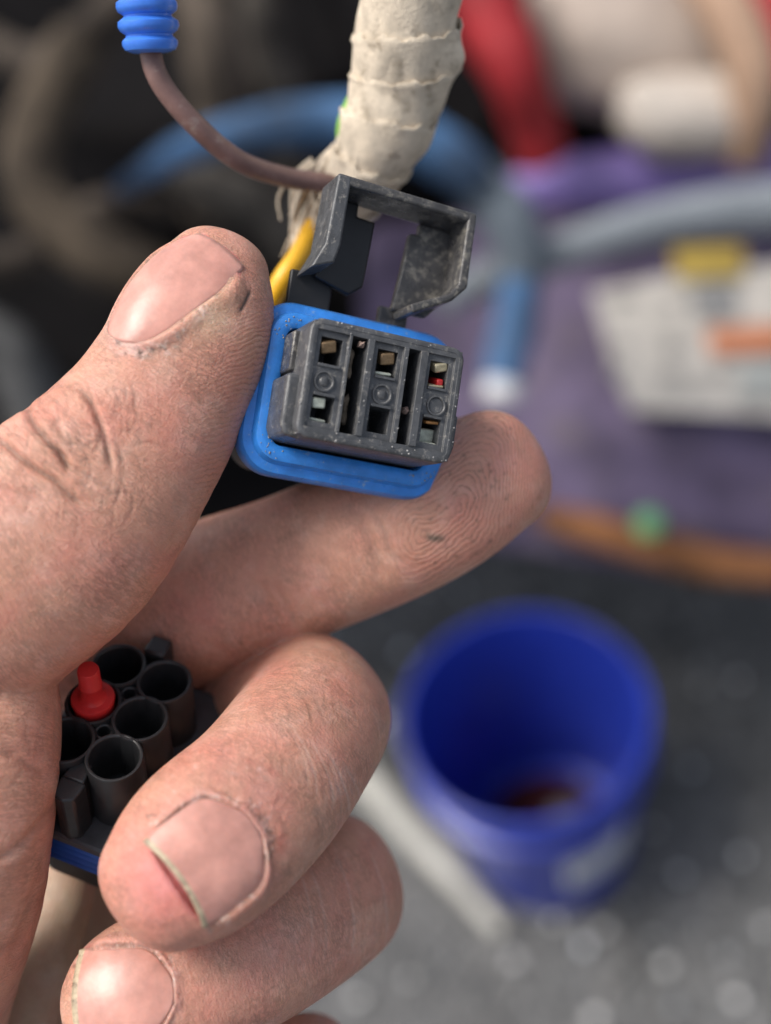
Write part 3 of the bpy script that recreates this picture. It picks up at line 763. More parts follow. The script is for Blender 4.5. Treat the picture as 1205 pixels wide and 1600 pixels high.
for x in (-PT / 2, PT / 2):
    bm = bmesh.new()
    add_lathe(bm, [(0.9, -6), (0.9, -0.75), (1.05, -0.6), (1.3, -0.65), (1.42, -0.9), (1.45, -2.5)], 28)
    bm_obj('pilot_tube', bm, MAT['black_plastic'], blk, Matrix.Translation(Vector((x, 0, 0)) * 0.001))
# flange, blue seal, lower body
bm = bmesh.new()
add_rr_sweep(bm, 30.0, 22.0, 4.5, [(2, -12.4), (0, -12.3), (0, -11.1), (0.35, -10.7), (4, -10.6)], 8, cap0=True, cap1=True)
bm_obj('flange', bm, material('flange_plastic', (0.055, 0.058, 0.064), 0.40, 0.2, 0.5, 0.02, 3.0, rough_var=0.1), blk)
bm = bmesh.new()
prof = []
for k in range(4):
    z = -12.4 - k * 1.5
    prof += [(0.9, z), (0.15, z - .25), (-.1, z - .6), (0.15, z - .95), (0.9, z - 1.2)]
add_rr_sweep(bm, 30.0, 22.0, 4.5, prof, 8, cap0=True, cap1=True)
bm_obj('ribbed_seal', bm, MAT['deep_blue_rubber'], blk)
bm = bmesh.new()
add_rr_sweep(bm, 25, 17.5, 3.0, [(0, -18), (0, -27), (1, -28)], 6, cap0=True, cap1=True)
bm_obj('shell', bm, MAT['dark_plastic'], blk)
# latch post near the lower tube, rear post, side clip
bm = bmesh.new()
add_prism(bm, [(11.2, -1.9), (14.4, -1.5), (14.9, 0.2), (14.2, 1.6), (11.4, 1.9)], -12.6, -1.5)
bm_obj('latch_post', bm, MAT['black_plastic'], blk, bevel=0.3)
bm = bmesh.new(); add_prism(bm, [(8.6, -1.2), (11.6, -1.6), (11.6, 1.6), (8.6, 1.2)], -11, -1.1)
bm_obj('latch_rib', bm, MAT['black_plastic'], blk, bevel=0.25)
bm = bmesh.new(); add_box(bm, -13.6, -10.4, -1.6, 1.6, -11, 0.6)
bm_obj('rear_post', bm, MAT['black_plastic'], blk, bevel=0.4)
bm = bmesh.new(); add_prism(bm, [(-1.5, -11.2), (2.4, -11.2), (0.8, -7.4), (-0.8, -7.4)], -10.7, -8.6)
bm_obj('side_clip', bm, MAT['black_plastic'], blk, bevel=0.25)
bm = bmesh.new(); add_lathe(bm, [(0.001, -10.0), (1.3, -10.05), (1.5, -10.3), (1.5, -10.7)], 24, cx=-3.0, cy=-10.2)
bm_obj('round_stud', bm, MAT['grey_plastic'], blk)
tag(blk, 'black six way connector with round sockets, cradled between palm and middle finger', 'connector')
# red plug in the middle socket of the left column
def plug():
    y = PT * 0.52 if (B2 * 1)[0] < 0 else -PT * 0.52
    bm = bmesh.new()
    add_lathe(bm, [(0.001, -6), (2.6, -6), (2.9, -0.2), (2.95, 0.1), (3.05, 0.55), (2.9, 0.85), (2.0, 0.95), (1.75, 1.3), (1.55, 2.0), (1.5, 3.3), (1.62, 3.45), (1.62, 3.75), (1.5, 3.9), (1.5, 6.6), (1.35, 6.95), (0.001, 7.05)], 36)
    return tag(bm_obj('red_plug', bm, MAT['red_plug'], None, M2 @ Matrix.Translation(Vector((0, y, 0)) * 0.001)), 'red rubber plug with a round stem, sitting in a socket of the black connector', 'plug')
plug()

# ------------------------------------------------------------------ the hand (one continuous surface from a blended distance field)
FING = {   # stations: px, py, axis depth mm, half width mm, half thickness mm
 'thumb':  [(-330, 1250, 182, 22, 17), (-210, 1085, 172, 21, 16), (-75, 930, 166, 18.5, 14.5), (85, 832, 165, 15.4, 12.6), (205, 695, 166, 12.5, 10.6), (265, 600, 166.5, 11.2, 9.8), (305, 515, 167, 10.5, 9.2), (335, 437, 167.5, 7.3, 6.4)],
 'index':  [(60, 1085, 212, 14, 12), (190, 1000, 197, 12.8, 11.5), (320, 938, 191, 12.1, 11), (450, 890, 188, 11.4, 10.2), (600, 828, 185.5, 11.3, 9.6), (690, 783, 183.5, 10.9, 9.2), (765, 742, 182.5, 9.4, 7.8)],
 'middle': [(180, 1200, 220, 12, 11), (330, 1150, 206, 11.5, 11), (440, 1112, 192, 11, 11), (488, 1118, 180, 10.9, 11), (455, 1180, 169, 10.9, 10.2), (402, 1248, 161.5, 11.0, 9.6), (325, 1318, 156, 11.0, 9.2), (268, 1368, 153.5, 8.9, 7.6)],
 'ring':   [(190, 1480, 226, 12, 11), (330, 1450, 212, 11.4, 11), (470, 1400, 198, 11.2, 11), (512, 1396, 186, 11.2, 11), (430, 1455, 174, 11.0, 10), (320, 1515, 167, 10.8, 9.4), (230, 1556, 163.5, 10.2, 8.8), (188, 1573, 162.5, 8.0, 7.0)],
 'little': [(190, 1760, 236, 11, 10), (330, 1730, 222, 10, 9.5), (450, 1690, 204, 9.6, 9.5), (470, 1690, 192, 9.6, 9.2), (400, 1740, 180, 9.4, 8.6), (300, 1790, 174, 8.6, 7.8), (260, 1805, 172, 6.8, 6.2)],
 'thenar': [(-60, 1060, 172, 12.4, 11), (-55, 1130, 166, 12.6, 12), (-62, 1220, 163, 12.6, 12), (-72, 1310, 163, 12.6, 12), (-90, 1400, 166, 13.2, 12), (-130, 1520, 173, 14, 13), (-190, 1680, 182, 16, 14), (-260, 1880, 194, 18, 15)],
 'fold':   [(120, 1300, 206, 4.5, 4.5), (100, 1400, 199, 4.6, 4.6), (66, 1500, 195, 5.2, 5.2), (20, 1620, 195, 6, 6), (-60, 1760, 200, 8, 8)],
 'fold2':  [(190, 1300, 216, 6, 6), (165, 1420, 210, 5.5, 5.5), (130, 1520, 206, 6, 6), (70, 1650, 206, 7, 7)],
 'palm':   [(60, 1060, 224, 17, 12), (60, 1250, 226, 24, 12), (30, 1450, 228, 27, 13), (-20, 1650, 230, 30, 14), (-120, 1850, 232, 29, 16)],
}
NS = {'thumb': 34, 'index': 30, 'middle': 40, 'ring': 40, 'little': 26, 'thenar': 22, 'fold': 14, 'fold2': 14, 'palm': 16}
NAMES = list(FING)
CURV = {}
for nme, st in FING.items():
    A = np.array([[*C(p[0], p[1], p[2]), p[3], p[4]] for p in st])
    S = catmull(A, NS[nme]); Pc = S[:, :3]
    T = np.gradient(Pc, axis=0); T /= np.linalg.norm(T, axis=1)[:, None]
    view = -Pc / np.linalg.norm(Pc, axis=1)[:, None]            # towards the lens
    Wd = np.cross(T, view); Wd /= np.maximum(np.linalg.norm(Wd, axis=1)[:, None], 1e-6)
    if nme in ('middle', 'ring', 'little'):                     # strongly bent: constant hinge axis keeps the section from twisting
        h = Wd[-8:].mean(0); h /= np.linalg.norm(h)
        Wd = h[None] - T * (T @ h)[:, None]; Wd /= np.linalg.norm(Wd, axis=1)[:, None]
    Bd = np.cross(Wd, T)
    CURV[nme] = dict(P=Pc, T=T, W=Wd, B=Bd, rw=S[:, 3], rb=S[:, 4])

def f_curve(nme, Q):
    """approximate signed distance (mm) of points Q (n,3) to one limb"""
    c = CURV[nme]; Q = np.asarray(Q, np.float32); best = np.full(len(Q), 1e9, np.float32)
    P = c['P']; f4 = np.float32
    for i in range(len(P) - 1):
        p0, p1 = P[i], P[i + 1]; sv = p1 - p0; L2 = sv @ sv; L1 = math.sqrt(L2)
        tv = sv / L1; wv = c['W'][i] + c['W'][i + 1]; wv = wv - tv * (wv @ tv); wv /= np.linalg.norm(wv); bv = np.cross(wv, tv)
        R = np.stack([wv, bv, tv], 1).astype(f4)
        d = (Q - p0.astype(f4)) @ R
        e = d[:, 2]; t = np.clip(e / f4(L1), 0, 1); e = e - t * f4(L1)
        rw = f4(c['rw'][i]) + t * f4(c['rw'][i + 1] - c['rw'][i]); rb = f4(c['rb'][i]) + t * f4(c['rb'][i + 1] - c['rb'][i])
        a = d[:, 0] / rw; b = d[:, 1] / rb; e = e / ((rw + rb) * f4(0.5))
        a *= a; b *= b; e *= e
        q = (a * a + b * b + e * e) * f4(0.35) + (a + b + e) ** 2 * f4(0.65)      # slightly squared section
        f = (np.sqrt(np.sqrt(q)) - 1) * np.minimum(rw, rb)
        np.minimum(best, f, out=best)
    return best

def smin(a, b, k):
    h = np.clip(0.5 + 0.5 * (b - a) / k, 0, 1)
    return b + (a - b) * h - k * h * (1 - h)

H = 0.44
lo = np.array([-62.0, -98.0, -240.0]); hi = np.array([30.0, 42.0, -138.0])
dims = (np.ceil((hi - lo) / H / 4).astype(int) * 4 + 1)
G = np.full(dims, 30.0, np.float32); ID = np.full(dims, -1, np.int8)
cd4 = (dims - 1) // 4 + 1
cax = [lo[k] + np.arange(cd4[k]) * H * 4 for k in range(3)]
CQ = np.stack(np.meshgrid(*cax, indexing='ij'), -1).reshape(-1, 3)
K_OF = {'palm': 5.0, 'fold': 1.5, 'fold2': 2.0, 'thenar': 2.0, 'index': 0.5, 'middle': 0.35, 'ring': 0.35, 'little': 0.5, 'thumb': 0.6}
for gi, nme in enumerate(['palm', 'thenar', 'fold', 'fold2', 'index', 'little', 'ring', 'middle', 'thumb']):
    c = CURV[nme]
    r = np.maximum(c['rw'], c['rb']).max() + 7
    mn = c['P'].min(0) - r; mx = c['P'].max(0) + r
    i0 = np.clip(np.floor((mn - lo) / (4 * H)).astype(int), 0, cd4 - 1); i1 = np.clip(np.ceil((mx - lo) / (4 * H)).astype(int) + 1, 1, cd4)
    if np.any(i1 - i0 < 2): continue
    sub = np.stack(np.meshgrid(*[cax[k][i0[k]:i1[k]] for k in range(3)], indexing='ij'), -1)
    fc = f_curve(nme, sub.reshape(-1, 3)).reshape(sub.shape[:3])
    # fine block filled from the coarse one, then refined in a band round the surface
    up = fc.repeat(4, 0).repeat(4, 1).repeat(4, 2)
    s0 = i0 * 4; e0 = np.minimum(i1 * 4, dims); shp = e0 - s0
    up = up[:shp[0], :shp[1], :shp[2]].copy()
    msk = np.abs(up) < 3.4
    idx = np.argwhere(msk)
    Q = lo + (idx + s0) * H
    fv = np.empty(len(Q), np.float32)
    for q0 in range(0, len(Q), 400000): fv[q0:q0 + 400000] = f_curve(nme, Q[q0:q0 + 400000])
    up[msk] = fv
    sl_ = tuple(slice(s0[k], e0[k]) for k in range(3))
    g = G[sl_]; idd = ID[sl_]
    better = up < g
    idd[better] = NAMES.index(nme)
    G[sl_] = smin(g, up, K_OF[nme])

def surface_nets(G, lo, h):
    s = G < 0
    nx, ny, nz = G.shape
    cnt = np.zeros((nx - 1, ny - 1, nz - 1), np.int8)
    for dx in (0, 1):
        for dy in (0, 1):
            for dz in (0, 1): cnt += s[dx:nx - 1 + dx, dy:ny - 1 + dy, dz:nz - 1 + dz]
    act = (cnt > 0) & (cnt < 8)
    ci = np.argwhere(act)
    index = np.full(act.shape, -1, np.int32); index[act] = np.arange(len(ci))
    acc = np.zeros((len(ci), 3)); num = np.zeros(len(ci))
    corners = [(a, b, c) for a in (0, 1) for b in (0, 1) for c in (0, 1)]
    val = {k: G[ci[:, 0] + k[0], ci[:, 1] + k[1], ci[:, 2] + k[2]] for k in corners}
    for k in corners:
        for ax in range(3):
            if k[ax] == 0:
                k2 = list(k); k2[ax] = 1; k2 = tuple(k2)
                a, b = val[k], val[k2]; m = (a < 0) != (b < 0)
                t = np.where(m, a / np.where(m, a - b, 1), 0)
                p = np.tile(np.array(k, float), (len(ci), 1)); p[:, ax] = t
                acc += p * m[:, None]; num += m
    V = lo + (ci + acc / num[:, None]) * h
    quads = []
    for ax in range(3):
        o1, o2 = [(1, 2), (2, 0), (0, 1)][ax]
        a = [slice(None)] * 3; b = [slice(None)] * 3
        a[ax] = slice(0, -1); b[ax] = slice(1, None)
        ch = s[tuple(a)] != s[tuple(b)]
        e = np.argwhere(ch)
        ok = (e[:, o1] > 0) & (e[:, o2] > 0) & (e[:, o1] < act.shape[o1]) & (e[:, o2] < act.shape[o2])
        e = e[ok]
        neg = s[tuple(e.T)]
        def cell(d1, d2):
            q = e.copy(); q[:, o1] -= d1; q[:, o2] -= d2
            return index[tuple(q.T)]
        q = np.stack([cell(1, 1), cell(0, 1), cell(0, 0), cell(1, 0)], 1)
        q[~neg] = q[~neg][:, ::-1]
        quads.append(q)
    return V, np.vstack(quads), ci

for ax in range(3):                                     # close the surface where it leaves the block
    for e_ in (0, -1):
        sl_ = [slice(None)] * 3; sl_[ax] = e_; G[tuple(sl_)] = np.maximum(G[tuple(sl_)], 0.2)
V, Q4, ci = surface_nets(G, lo, H)
vid = ID[ci[:, 0], ci[:, 1], ci[:, 2]]
del G
# keep the largest shell only (drop strays), light laplacian smoothing
E = np.vstack([Q4[:, [0, 1]], Q4[:, [1, 2]], Q4[:, [2, 3]], Q4[:, [3, 0]]])
def smooth(V, it, lam):
    n = len(V); deg = np.bincount(E[:, 0], minlength=n) + np.bincount(E[:, 1], minlength=n)
    for _ in range(it):
        S = np.zeros_like(V)
        for k in range(3):
            S[:, k] = np.bincount(E[:, 0], V[E[:, 1], k], n) + np.bincount(E[:, 1], V[E[:, 0], k], n)
        V = V + lam * (S / np.maximum(deg, 1)[:, None] - V)
    return V
V = smooth(V, 4, 0.5)
# refine the quads that face the lens and lie in the frame
def quad_normals(V, Q): 
    n = np.cross(V[Q[:, 2]] - V[Q[:, 0]], V[Q[:, 3]] - V[Q[:, 1]]); return n / np.maximum(np.linalg.norm(n, axis=1)[:, None], 1e-9)
qn = quad_normals(V, Q4); qc = V[Q4].mean(1)
fac = (qn * -qc).sum(1) / np.linalg.norm(qc, axis=1)
qpx = CX + qc[:, 0] * F / -qc[:, 2]; qpy = CY - qc[:, 1] * F / -qc[:, 2]
lim = ID[tuple(np.clip(np.round((qc - lo) / H).astype(int), 0, np.array(ID.shape) - 1).T)]
selq = (fac > -0.25) & (qpx > -40) & (qpx < 1240) & (qpy < 1640) & (qpy > 250) & ~np.isin(lim, [NAMES.index('palm'), NAMES.index('little')])
nb = len(V)
e4 = np.stack([Q4, np.roll(Q4, -1, 1)], -1)                       # quad, side, ends
ek = np.sort(e4, -1).astype(np.int64); ek = ek[..., 0] * nb + ek[..., 1]
su, inv = np.unique(ek[selq], return_inverse=True); inv = inv.reshape(-1, 4)
mid = (V[su // nb] + V[su % nb]) / 2
QS = Q4[selq]; m_ = nb + inv; cidx = nb + len(su) + np.arange(len(QS))
Vn = np.vstack([V, mid, V[QS].mean(1)])
newq = np.concatenate([np.stack([QS[:, k], m_[:, k], cidx, m_[:, (k - 1) % 4]], 1) for k in range(4)])
rest = Q4[~selq]; rk = ek[~selq]
pos = np.searchsorted(su, rk); pos[pos >= len(su)] = 0
hang = su[pos] == rk
plain = rest[~hang.any(1)]
ng = [[v for k in range(4) for v in ([rest[r, k]] + ([nb + pos[r, k]] if hang[r, k] else []))] for r in np.nonzero(hang.any(1))[0]]
pin = np.ones(len(Vn), bool); pin[np.unique(newq)] = False
for g_ in ng: pin[g_] = True
V = Vn
E = np.concatenate([np.stack([newq[:, k], newq[:, (k + 1) % 4]], 1) for k in range(4)])
V0_ = V.copy(); Vs = smooth(V, 2, 0.5); V = np.where(pin[:, None], V0_, Vs)
loops = np.concatenate([newq.ravel(), plain.ravel(), np.array([v for g_ in ng for v in g_], int)])
sizes = np.concatenate([np.full(len(newq), 4), np.full(len(plain), 4), np.array([len(g_) for g_ in ng], int)])
me = bpy.data.meshes.new('hand')
me.vertices.add(len(V)); me.loops.add(len(loops)); me.polygons.add(len(sizes))
me.vertices.foreach_set('co', V.astype(np.float32).ravel())
me.loops.foreach_set('vertex_index', loops.astype(np.int32))
me.polygons.foreach_set('loop_start', (np.cumsum(sizes) - sizes).astype(np.int32))
me.update(calc_edges=True); me.validate()
nv = len(V)
def sub_bvh(px, py, r):
    pp = np.stack([CX + V[:, 0] * F / -V[:, 2], CY - V[:, 1] * F / -V[:, 2]], 1)
    ok = np.all(np.abs(pp - [px, py]) < r, 1)
    q = newq[ok[newq].all(1)]; u, iv = np.unique(q, return_inverse=True)
    return BVHTree.FromPolygons([Vector(v) for v in V[u]], iv.reshape(-1, 4).tolist())
V = np.empty(nv * 3, np.float32); me.vertices.foreach_get('co', V); V = V.reshape(-1, 3).astype(float)
NRM = np.empty(nv * 3, np.float32); me.vertices.foreach_get('normal', NRM); NRM = NRM.reshape(-1, 3).astype(float)
gi_ = np.clip(np.round((V - lo) / H).astype(int), 0, np.array(ID.shape) - 1)
VID = ID[gi_[:, 0], gi_[:, 1], gi_[:, 2]]
# orient check
ctr = CURV['thumb']['P'][20]; sel = VID == NAMES.index('thumb')
if ((V[sel] - CURV['thumb']['P'][np.clip(20, 0, 33)]) * NRM[sel]).sum() < 0:
    me.flip_normals(); NRM = -NRM
PXY = np.stack([CX + V[:, 0] * F / -V[:, 2], CY - V[:, 1] * F / -V[:, 2]], 1)
FACING = (NRM * (-V / np.linalg.norm(V, axis=1)[:, None])).sum(1)

IDX = {n: np.nonzero((VID == NAMES.index(n)) & (FACING > -0.05) & (PXY[:, 0] > -60) & (PXY[:, 1] < 1660))[0] for n in NAMES}
def on(*names):
    m = np.zeros(nv, bool)
    for n in names: m |= VID == NAMES.index(n)
    return m
DISP = np.zeros(nv)
BASE = np.array([0.62, 0.320, 0.225])
ALB = np.tile(BASE, (nv, 1))
RPH = np.zeros(nv); RMK = np.zeros(nv)
front = np.clip(FACING * 4 + 0.2, 0, 1)
def pick(names, x0, x1, y0, y1):
    out = []
    for n in names:
        i = IDX[n]; p = PXY[i]
        out.append(i[(p[:, 0] > x0) & (p[:, 0] < x1) & (p[:, 1] > y0) & (p[:, 1] < y1)])
    return np.concatenate(out)
def crease(names, pts, depth, width, lip=0.4, dark=0.0, dcol=(0.17, 0.09, 0.06), smoothpts=True):
    lip *= 0.35; dark = min(0.9, dark * 1.7) if dcol[0] < 0.25 else dark
    if smoothpts and len(pts) > 2: pts = catmull(np.array(pts, float), len(pts) * 4)
    pts = np.array(pts, float); r = 6 * width
    I = pick(names, pts[:, 0].min() - r, pts[:, 0].max() + r, pts[:, 1].min() - r, pts[:, 1].max() + r)
    if not len(I): return
    p = PXY[I]; d = np.full(len(I), 1e9); along = np.zeros(len(I)); n = len(pts) - 1
    for k in range(n):
        a = pts[k]; s = pts[k + 1] - a
        t = np.clip(((p - a) @ s) / max(s @ s, 1e-9), 0, 1)
        dd = np.linalg.norm(p - a - t[:, None] * s, axis=1)
        u = dd < d; d[u] = dd[u]; along[u] = (k + t[u]) / n
    m = front[I] * np.clip(np.minimum(along, 1 - along) * 5 + 0.15, 0, 1)
    DISP[I] += m * depth * (lip * np.exp(-((d - 2.2 * width) / (1.3 * width)) ** 2) - np.exp(-(d / width) ** 2))
    if dark:
        k = (m * dark * np.exp(-(d / (width * 0.9)) ** 2))[:, None]
        ALB[I] = ALB[I] * (1 - k) + np.array(dcol) * k
def blob(names, px, py, rx, ry, rot, amt, col=None, bump=0.0, power=2):
    r = 3 * max(rx, ry)
    I = pick(names, px - r, px + r, py - r, py + r)
    c, s = math.cos(math.radians(rot)), math.sin(math.radians(rot))
    dx = PXY[I, 0] - px; dy = PXY[I, 1] - py
    q = ((dx * c + dy * s) / rx) ** 2 + ((-dx * s + dy * c) / ry) ** 2
    k = front[I] * np.exp(-q ** (power / 2))
    if col is not None:
        ALB[I] = ALB[I] * (1 - (k * amt)[:, None]) + np.array(col) * (k * amt)[:, None]
    if bump: DISP[I] += k * bump

# --- thumb: knuckle wrinkles, side creases, pad flattening
T_ = ('thumb',)
crease(T_, [(-20, 655), (30, 640), (48, 628)], 0.5, 7, 0.5, 0.25)
crease(T_, [(45, 632), (52, 660), (75, 690), (98, 712), (108, 738)], 0.55, 6, 0.5, 0.35)
crease(T_, [(120, 604), (140, 625), (158, 665), (168, 700), (176, 740)], 0.42, 5, 0.5, 0.35)
crease(T_, [(-10, 680), (20, 705), (55, 732), (85, 750), (115, 778), (140, 790)], 0.5, 6, 0.5, 0.35)
crease(T_, [(60, 615), (90, 600), (120, 606)], 0.25, 6, 0.4, 0.1)
crease(T_, [(90, 690), (98, 720), (120, 735), (150, 750), (180, 770)], 0.22, 5, 0.4, 0.15)
crease(T_, [(0, 760), (40, 775), (80, 790)], 0.18, 6, 0.4, 0.08)
crease(T_, [(70, 640), (88, 655), (104, 690)], 0.2, 5, 0.4, 0.1)
for k in range(80):                                    # fine skin lines over the knuckle
    x0, y0 = rng.uniform(-10, 210), rng.uniform(590, 800); a = rng.choice([rng.uniform(0.7, 1.6), rng.uniform(-0.5, 0.6)], p=[.7, .3]); l = rng.uniform(14, 60)
    crease(T_, [(x0, y0), (x0 + l * .5 * math.cos(a), y0 + l * .5 * math.sin(a)), (x0 + l * math.cos(a + .3), y0 + l * math.sin(a + .3))], 0.06, 2.8, 0.1, 0.14)
blob(T_, 25, 690, 60, 45, -35, 0, None, 0.7)
blob(T_, 95, 660, 55, 40, -40, 0, None, 0.45)
blob(T_, 300, 640, 60, 110, 15, 0.5, (0.62, 0.28, 0.21))
blob(T_, 40, 820, 110, 60, 0, 0.4, (0.66, 0.34, 0.26))
blob(T_, 330, 500, 40, 26, -30, 0.6, (0.66, 0.46, 0.31))
blob(T_, 120, 1000, 130, 60, -35, 0.35, (0.55, 0.29, 0.21))
blob(T_, 205, 535, 40, 12, 22, 0.6, (0.74, 0.52, 0.43), 0.12)
for k in range(22): blob(T_, rng.uniform(165, 265), rng.uniform(522, 556), rng.uniform(3, 9), rng.uniform(2, 4), rng.uniform(0, 40), rng.uniform(.3, .7), (0.78, 0.60, 0.52), 0.08)
# tip: cut beside the nail and a dirty nick
crease(T_, [(300, 362), (335, 385), (362, 418), (366, 428)], 0.10, 5, 0.3, 0.35, (0.30, 0.14, 0.10))
crease(T_, [(392, 452), (383, 472), (374, 490)], 0.18, 3.4, 0.3, 0.75, (0.06, 0.05, 0.04))
crease(T_, [(366, 430), (350, 455), (332, 475)], 0.15, 4, 0.3, 0.4, (0.36, 0.24, 0.15))
# ridges on the thumb pad: run across the side of the pad
ph = (PXY[:, 1] + 0.42 * PXY[:, 0] + 14 * np.sin(PXY[:, 0] / 46.0 + PXY[:, 1] / 90)) / 7.6
m = on('thumb'); RPH[m] = ph[m]
RMK[m] = (np.clip((PXY[:, 0] - (345 - 0.32 * (PXY[:, 1] - 520))) / 60, 0, 1) * np.clip((PXY[:, 1] - 455) / 60, 0, 1) * np.clip((860 - PXY[:, 1]) / 120, 0, 1))[m]

# --- index: whorl on the pad, joint crease, dirt
I_ = ('index',)
cxw, cyw = 668, 834
dx, dy = PXY[:, 0] - cxw, PXY[:, 1] - cyw
ca, sa = math.cos(math.radians(-28)), math.sin(math.radians(-28))
ax_ = dx * ca + dy * sa; ay_ = -dx * sa + dy * ca
bend_ = ay_ + 0.0028 * ax_ ** 2 * np.sign(ax_)
rad_ = np.sqrt((np.where(ax_ > 62, (ax_ - 62) * 0.85, np.where(ax_ < 0, ax_ * 0.75, 0.0))) ** 2 + (bend_ * 0.95) ** 2 + 30)
ph = (rad_ + 6 * np.sin(ax_ / 31.0 + ay_ / 60) + 5 * np.sin(ay_ / 27.0 + 1)) / 6.6
m = on('index'); RPH[m] = ph[m]
RMK[m] = (np.clip((PXY[:, 0] - 540) / 140, 0, 1))[m]
blob(I_, 800, 720, 55, 50, 0, 0.6, (0.62, 0.27, 0.22))
blob(I_, 720, 760, 70, 34, -25, 0.35, (0.44, 0.27, 0.19))
blob(I_, 770, 800, 90, 40, -35, 0.45, (0.64, 0.31, 0.24))
blob(I_, 683, 840, 13, 6, 0, 0.85, (0.07, 0.075, 0.05))
blob(I_, 672, 838, 8, 5, 30, 0.6, (0.10, 0.10, 0.07))
for k in range(46):
    blob(I_, rng.uniform(640, 840), rng.uniform(650, 880), rng.uniform(1.6, 4), rng.uniform(1.5, 3), rng.uniform(0, 180), rng.uniform(.3, .75), (0.12, 0.07, 0.05))
crease(I_, [(548, 790), (575, 830), (590, 870), (600, 905)], 0.35, 12, 0.4, 0.08)
crease(I_, [(585, 800), (600, 830), (612, 862), (640, 880)], 0.22, 6, 0.4, 0.15)
crease(I_, [(400, 900), (418, 940), (440, 975)], 0.4, 12, 0.4, 0.0)
crease(I_, [(425, 905), (450, 950), (470, 985)], 0.2, 7, 0.4, 0.05)
blob(I_, 690, 800, 120, 75, -25, 0, None, 0.55)
blob(I_, 480, 870, 80, 70, -20, 0, None, 0.5)
blob(I_, 300, 960, 90, 70, -20, 0.3, (0.62, 0.31, 0.24), 0.5)
# stub of torn skin on the fingertip
blob(I_, 735, 636, 9, 8, 0, 0.4, (0.66, 0.40, 0.28), 1.0)

# --- middle: knuckle lines, redness, scars
M_ = ('middle',)
blob(M_, 255, 1375, 92, 78, 45, 0.85, (0.72, 0.24, 0.21))
blob(M_, 330, 1200, 130, 50, -45, 0.4, (0.62, 0.29, 0.22))
blob(M_, 455, 1240, 45, 34, 40, 0.5, (0.40, 0.215, 0.145))
blob(M_, 425, 1205, 14, 7, 35, 0.6, (0.46, 0.14, 0.10))
blob(M_, 437, 1320, 10, 26, 10, 0.55, (0.48, 0.15, 0.11))
blob(M_, 390, 1190, 12, 7, 20, 0.5, (0.46, 0.15, 0.11))
blob(M_, 410, 1240, 60, 30, 40, 0.35, (0.68, 0.33, 0.28))
for k in range(9):
    x0 = 440 + 13 * k; y0 = 1120 + 9 * k
    crease(M_, [(x0, y0), (x0 + 25, y0 + 42), (x0 + 40, y0 + 85), (x0 + 42, y0 + 120)], 0.045, 2.6, 0.1, 0.40 if k % 2 else 0.15, (0.72, 0.52, 0.42))
for k in range(34):
    x0, y0 = rng.uniform(400, 560), rng.uniform(1060, 1330); a = rng.uniform(0.8, 1.7); l = rng.uniform(16, 45)
    crease(M_, [(x0, y0), (x0 + l * math.cos(a), y0 + l * math.sin(a))], 0.035, 2.8, 0.0, 0.10)
for k in range(40):
    a = rng.uniform(0, 6.28); rr_ = rng.uniform(60, 120)
    blob(M_, 345 + rr_ * math.cos(a), 1255 + .7 * rr_ * math.sin(a), rng.uniform(2, 7), rng.uniform(2, 4), rng.uniform(0, 180), rng.uniform(.2, .5), (0.76, 0.52, 0.45) if k % 3 else (0.44, 0.18, 0.13), rng.uniform(-.05, .12))
# --- ring
R_ = ('ring',)
for k in range(4):
    x0 = 452 + 38 * k + rng.uniform(-12, 12); y0 = 1352 - 12 * k + rng.uniform(-20, 20)
    crease(R_, [(x0, y0), (x0 + 22, y0 + 60), (x0 + 30, y0 + 120), (x0 + 24, y0 + 170)], 0.05, 2.2, 0.1, 0.28, (0.74, 0.54, 0.45))
blob(R_, 430, 1500, 120, 60, -25, 0.4, (0.66, 0.34, 0.29))
blob(R_, 170, 1480, 60, 26, -20, 0.4, (0.52, 0.24, 0.20))
for k in range(24):
    x0, y0 = rng.uniform(300, 600), rng.uniform(1330, 1560); a = rng.uniform(0.8, 1.9); l = rng.uniform(16, 50)
    crease(R_, [(x0, y0), (x0 + l * math.cos(a), y0 + l * math.sin(a))], 0.035, 2.8, 0.0, 0.08)
# --- palm edge
H_ = ('thenar',)
crease(H_, [(92, 1250), (60, 1290), (20, 1330), (-20, 1350)], 0.4, 7, 0.5, 0.1)
crease(H_, [(75, 1220), (40, 1190), (0, 1170)], 0.25, 8, 0.4, 0.08)
crease(H_, [(60, 1380), (40, 1440), (10, 1520)], 0.35, 9, 0.4, 0.1)
for k in range(28):
    x0, y0 = rng.uniform(0, 95), rng.uniform(1100, 1580); l = rng.uniform(20, 60); a = rng.uniform(1.5, 2.4)
    crease(H_, [(x0, y0), (x0 + l * math.cos(a), y0 + l * math.sin(a))], 0.035, 3.0, 0.0, 0.08)
ALB[on('fold', 'fold2')] = np.array([0.44, 0.32, 0.22])
m = on('fold', 'fold2'); RPH[m] = (PXY[:, 0] * 1.0 + 0.35 * PXY[:, 1])[m] / 7.5; RMK[m] = 0.7

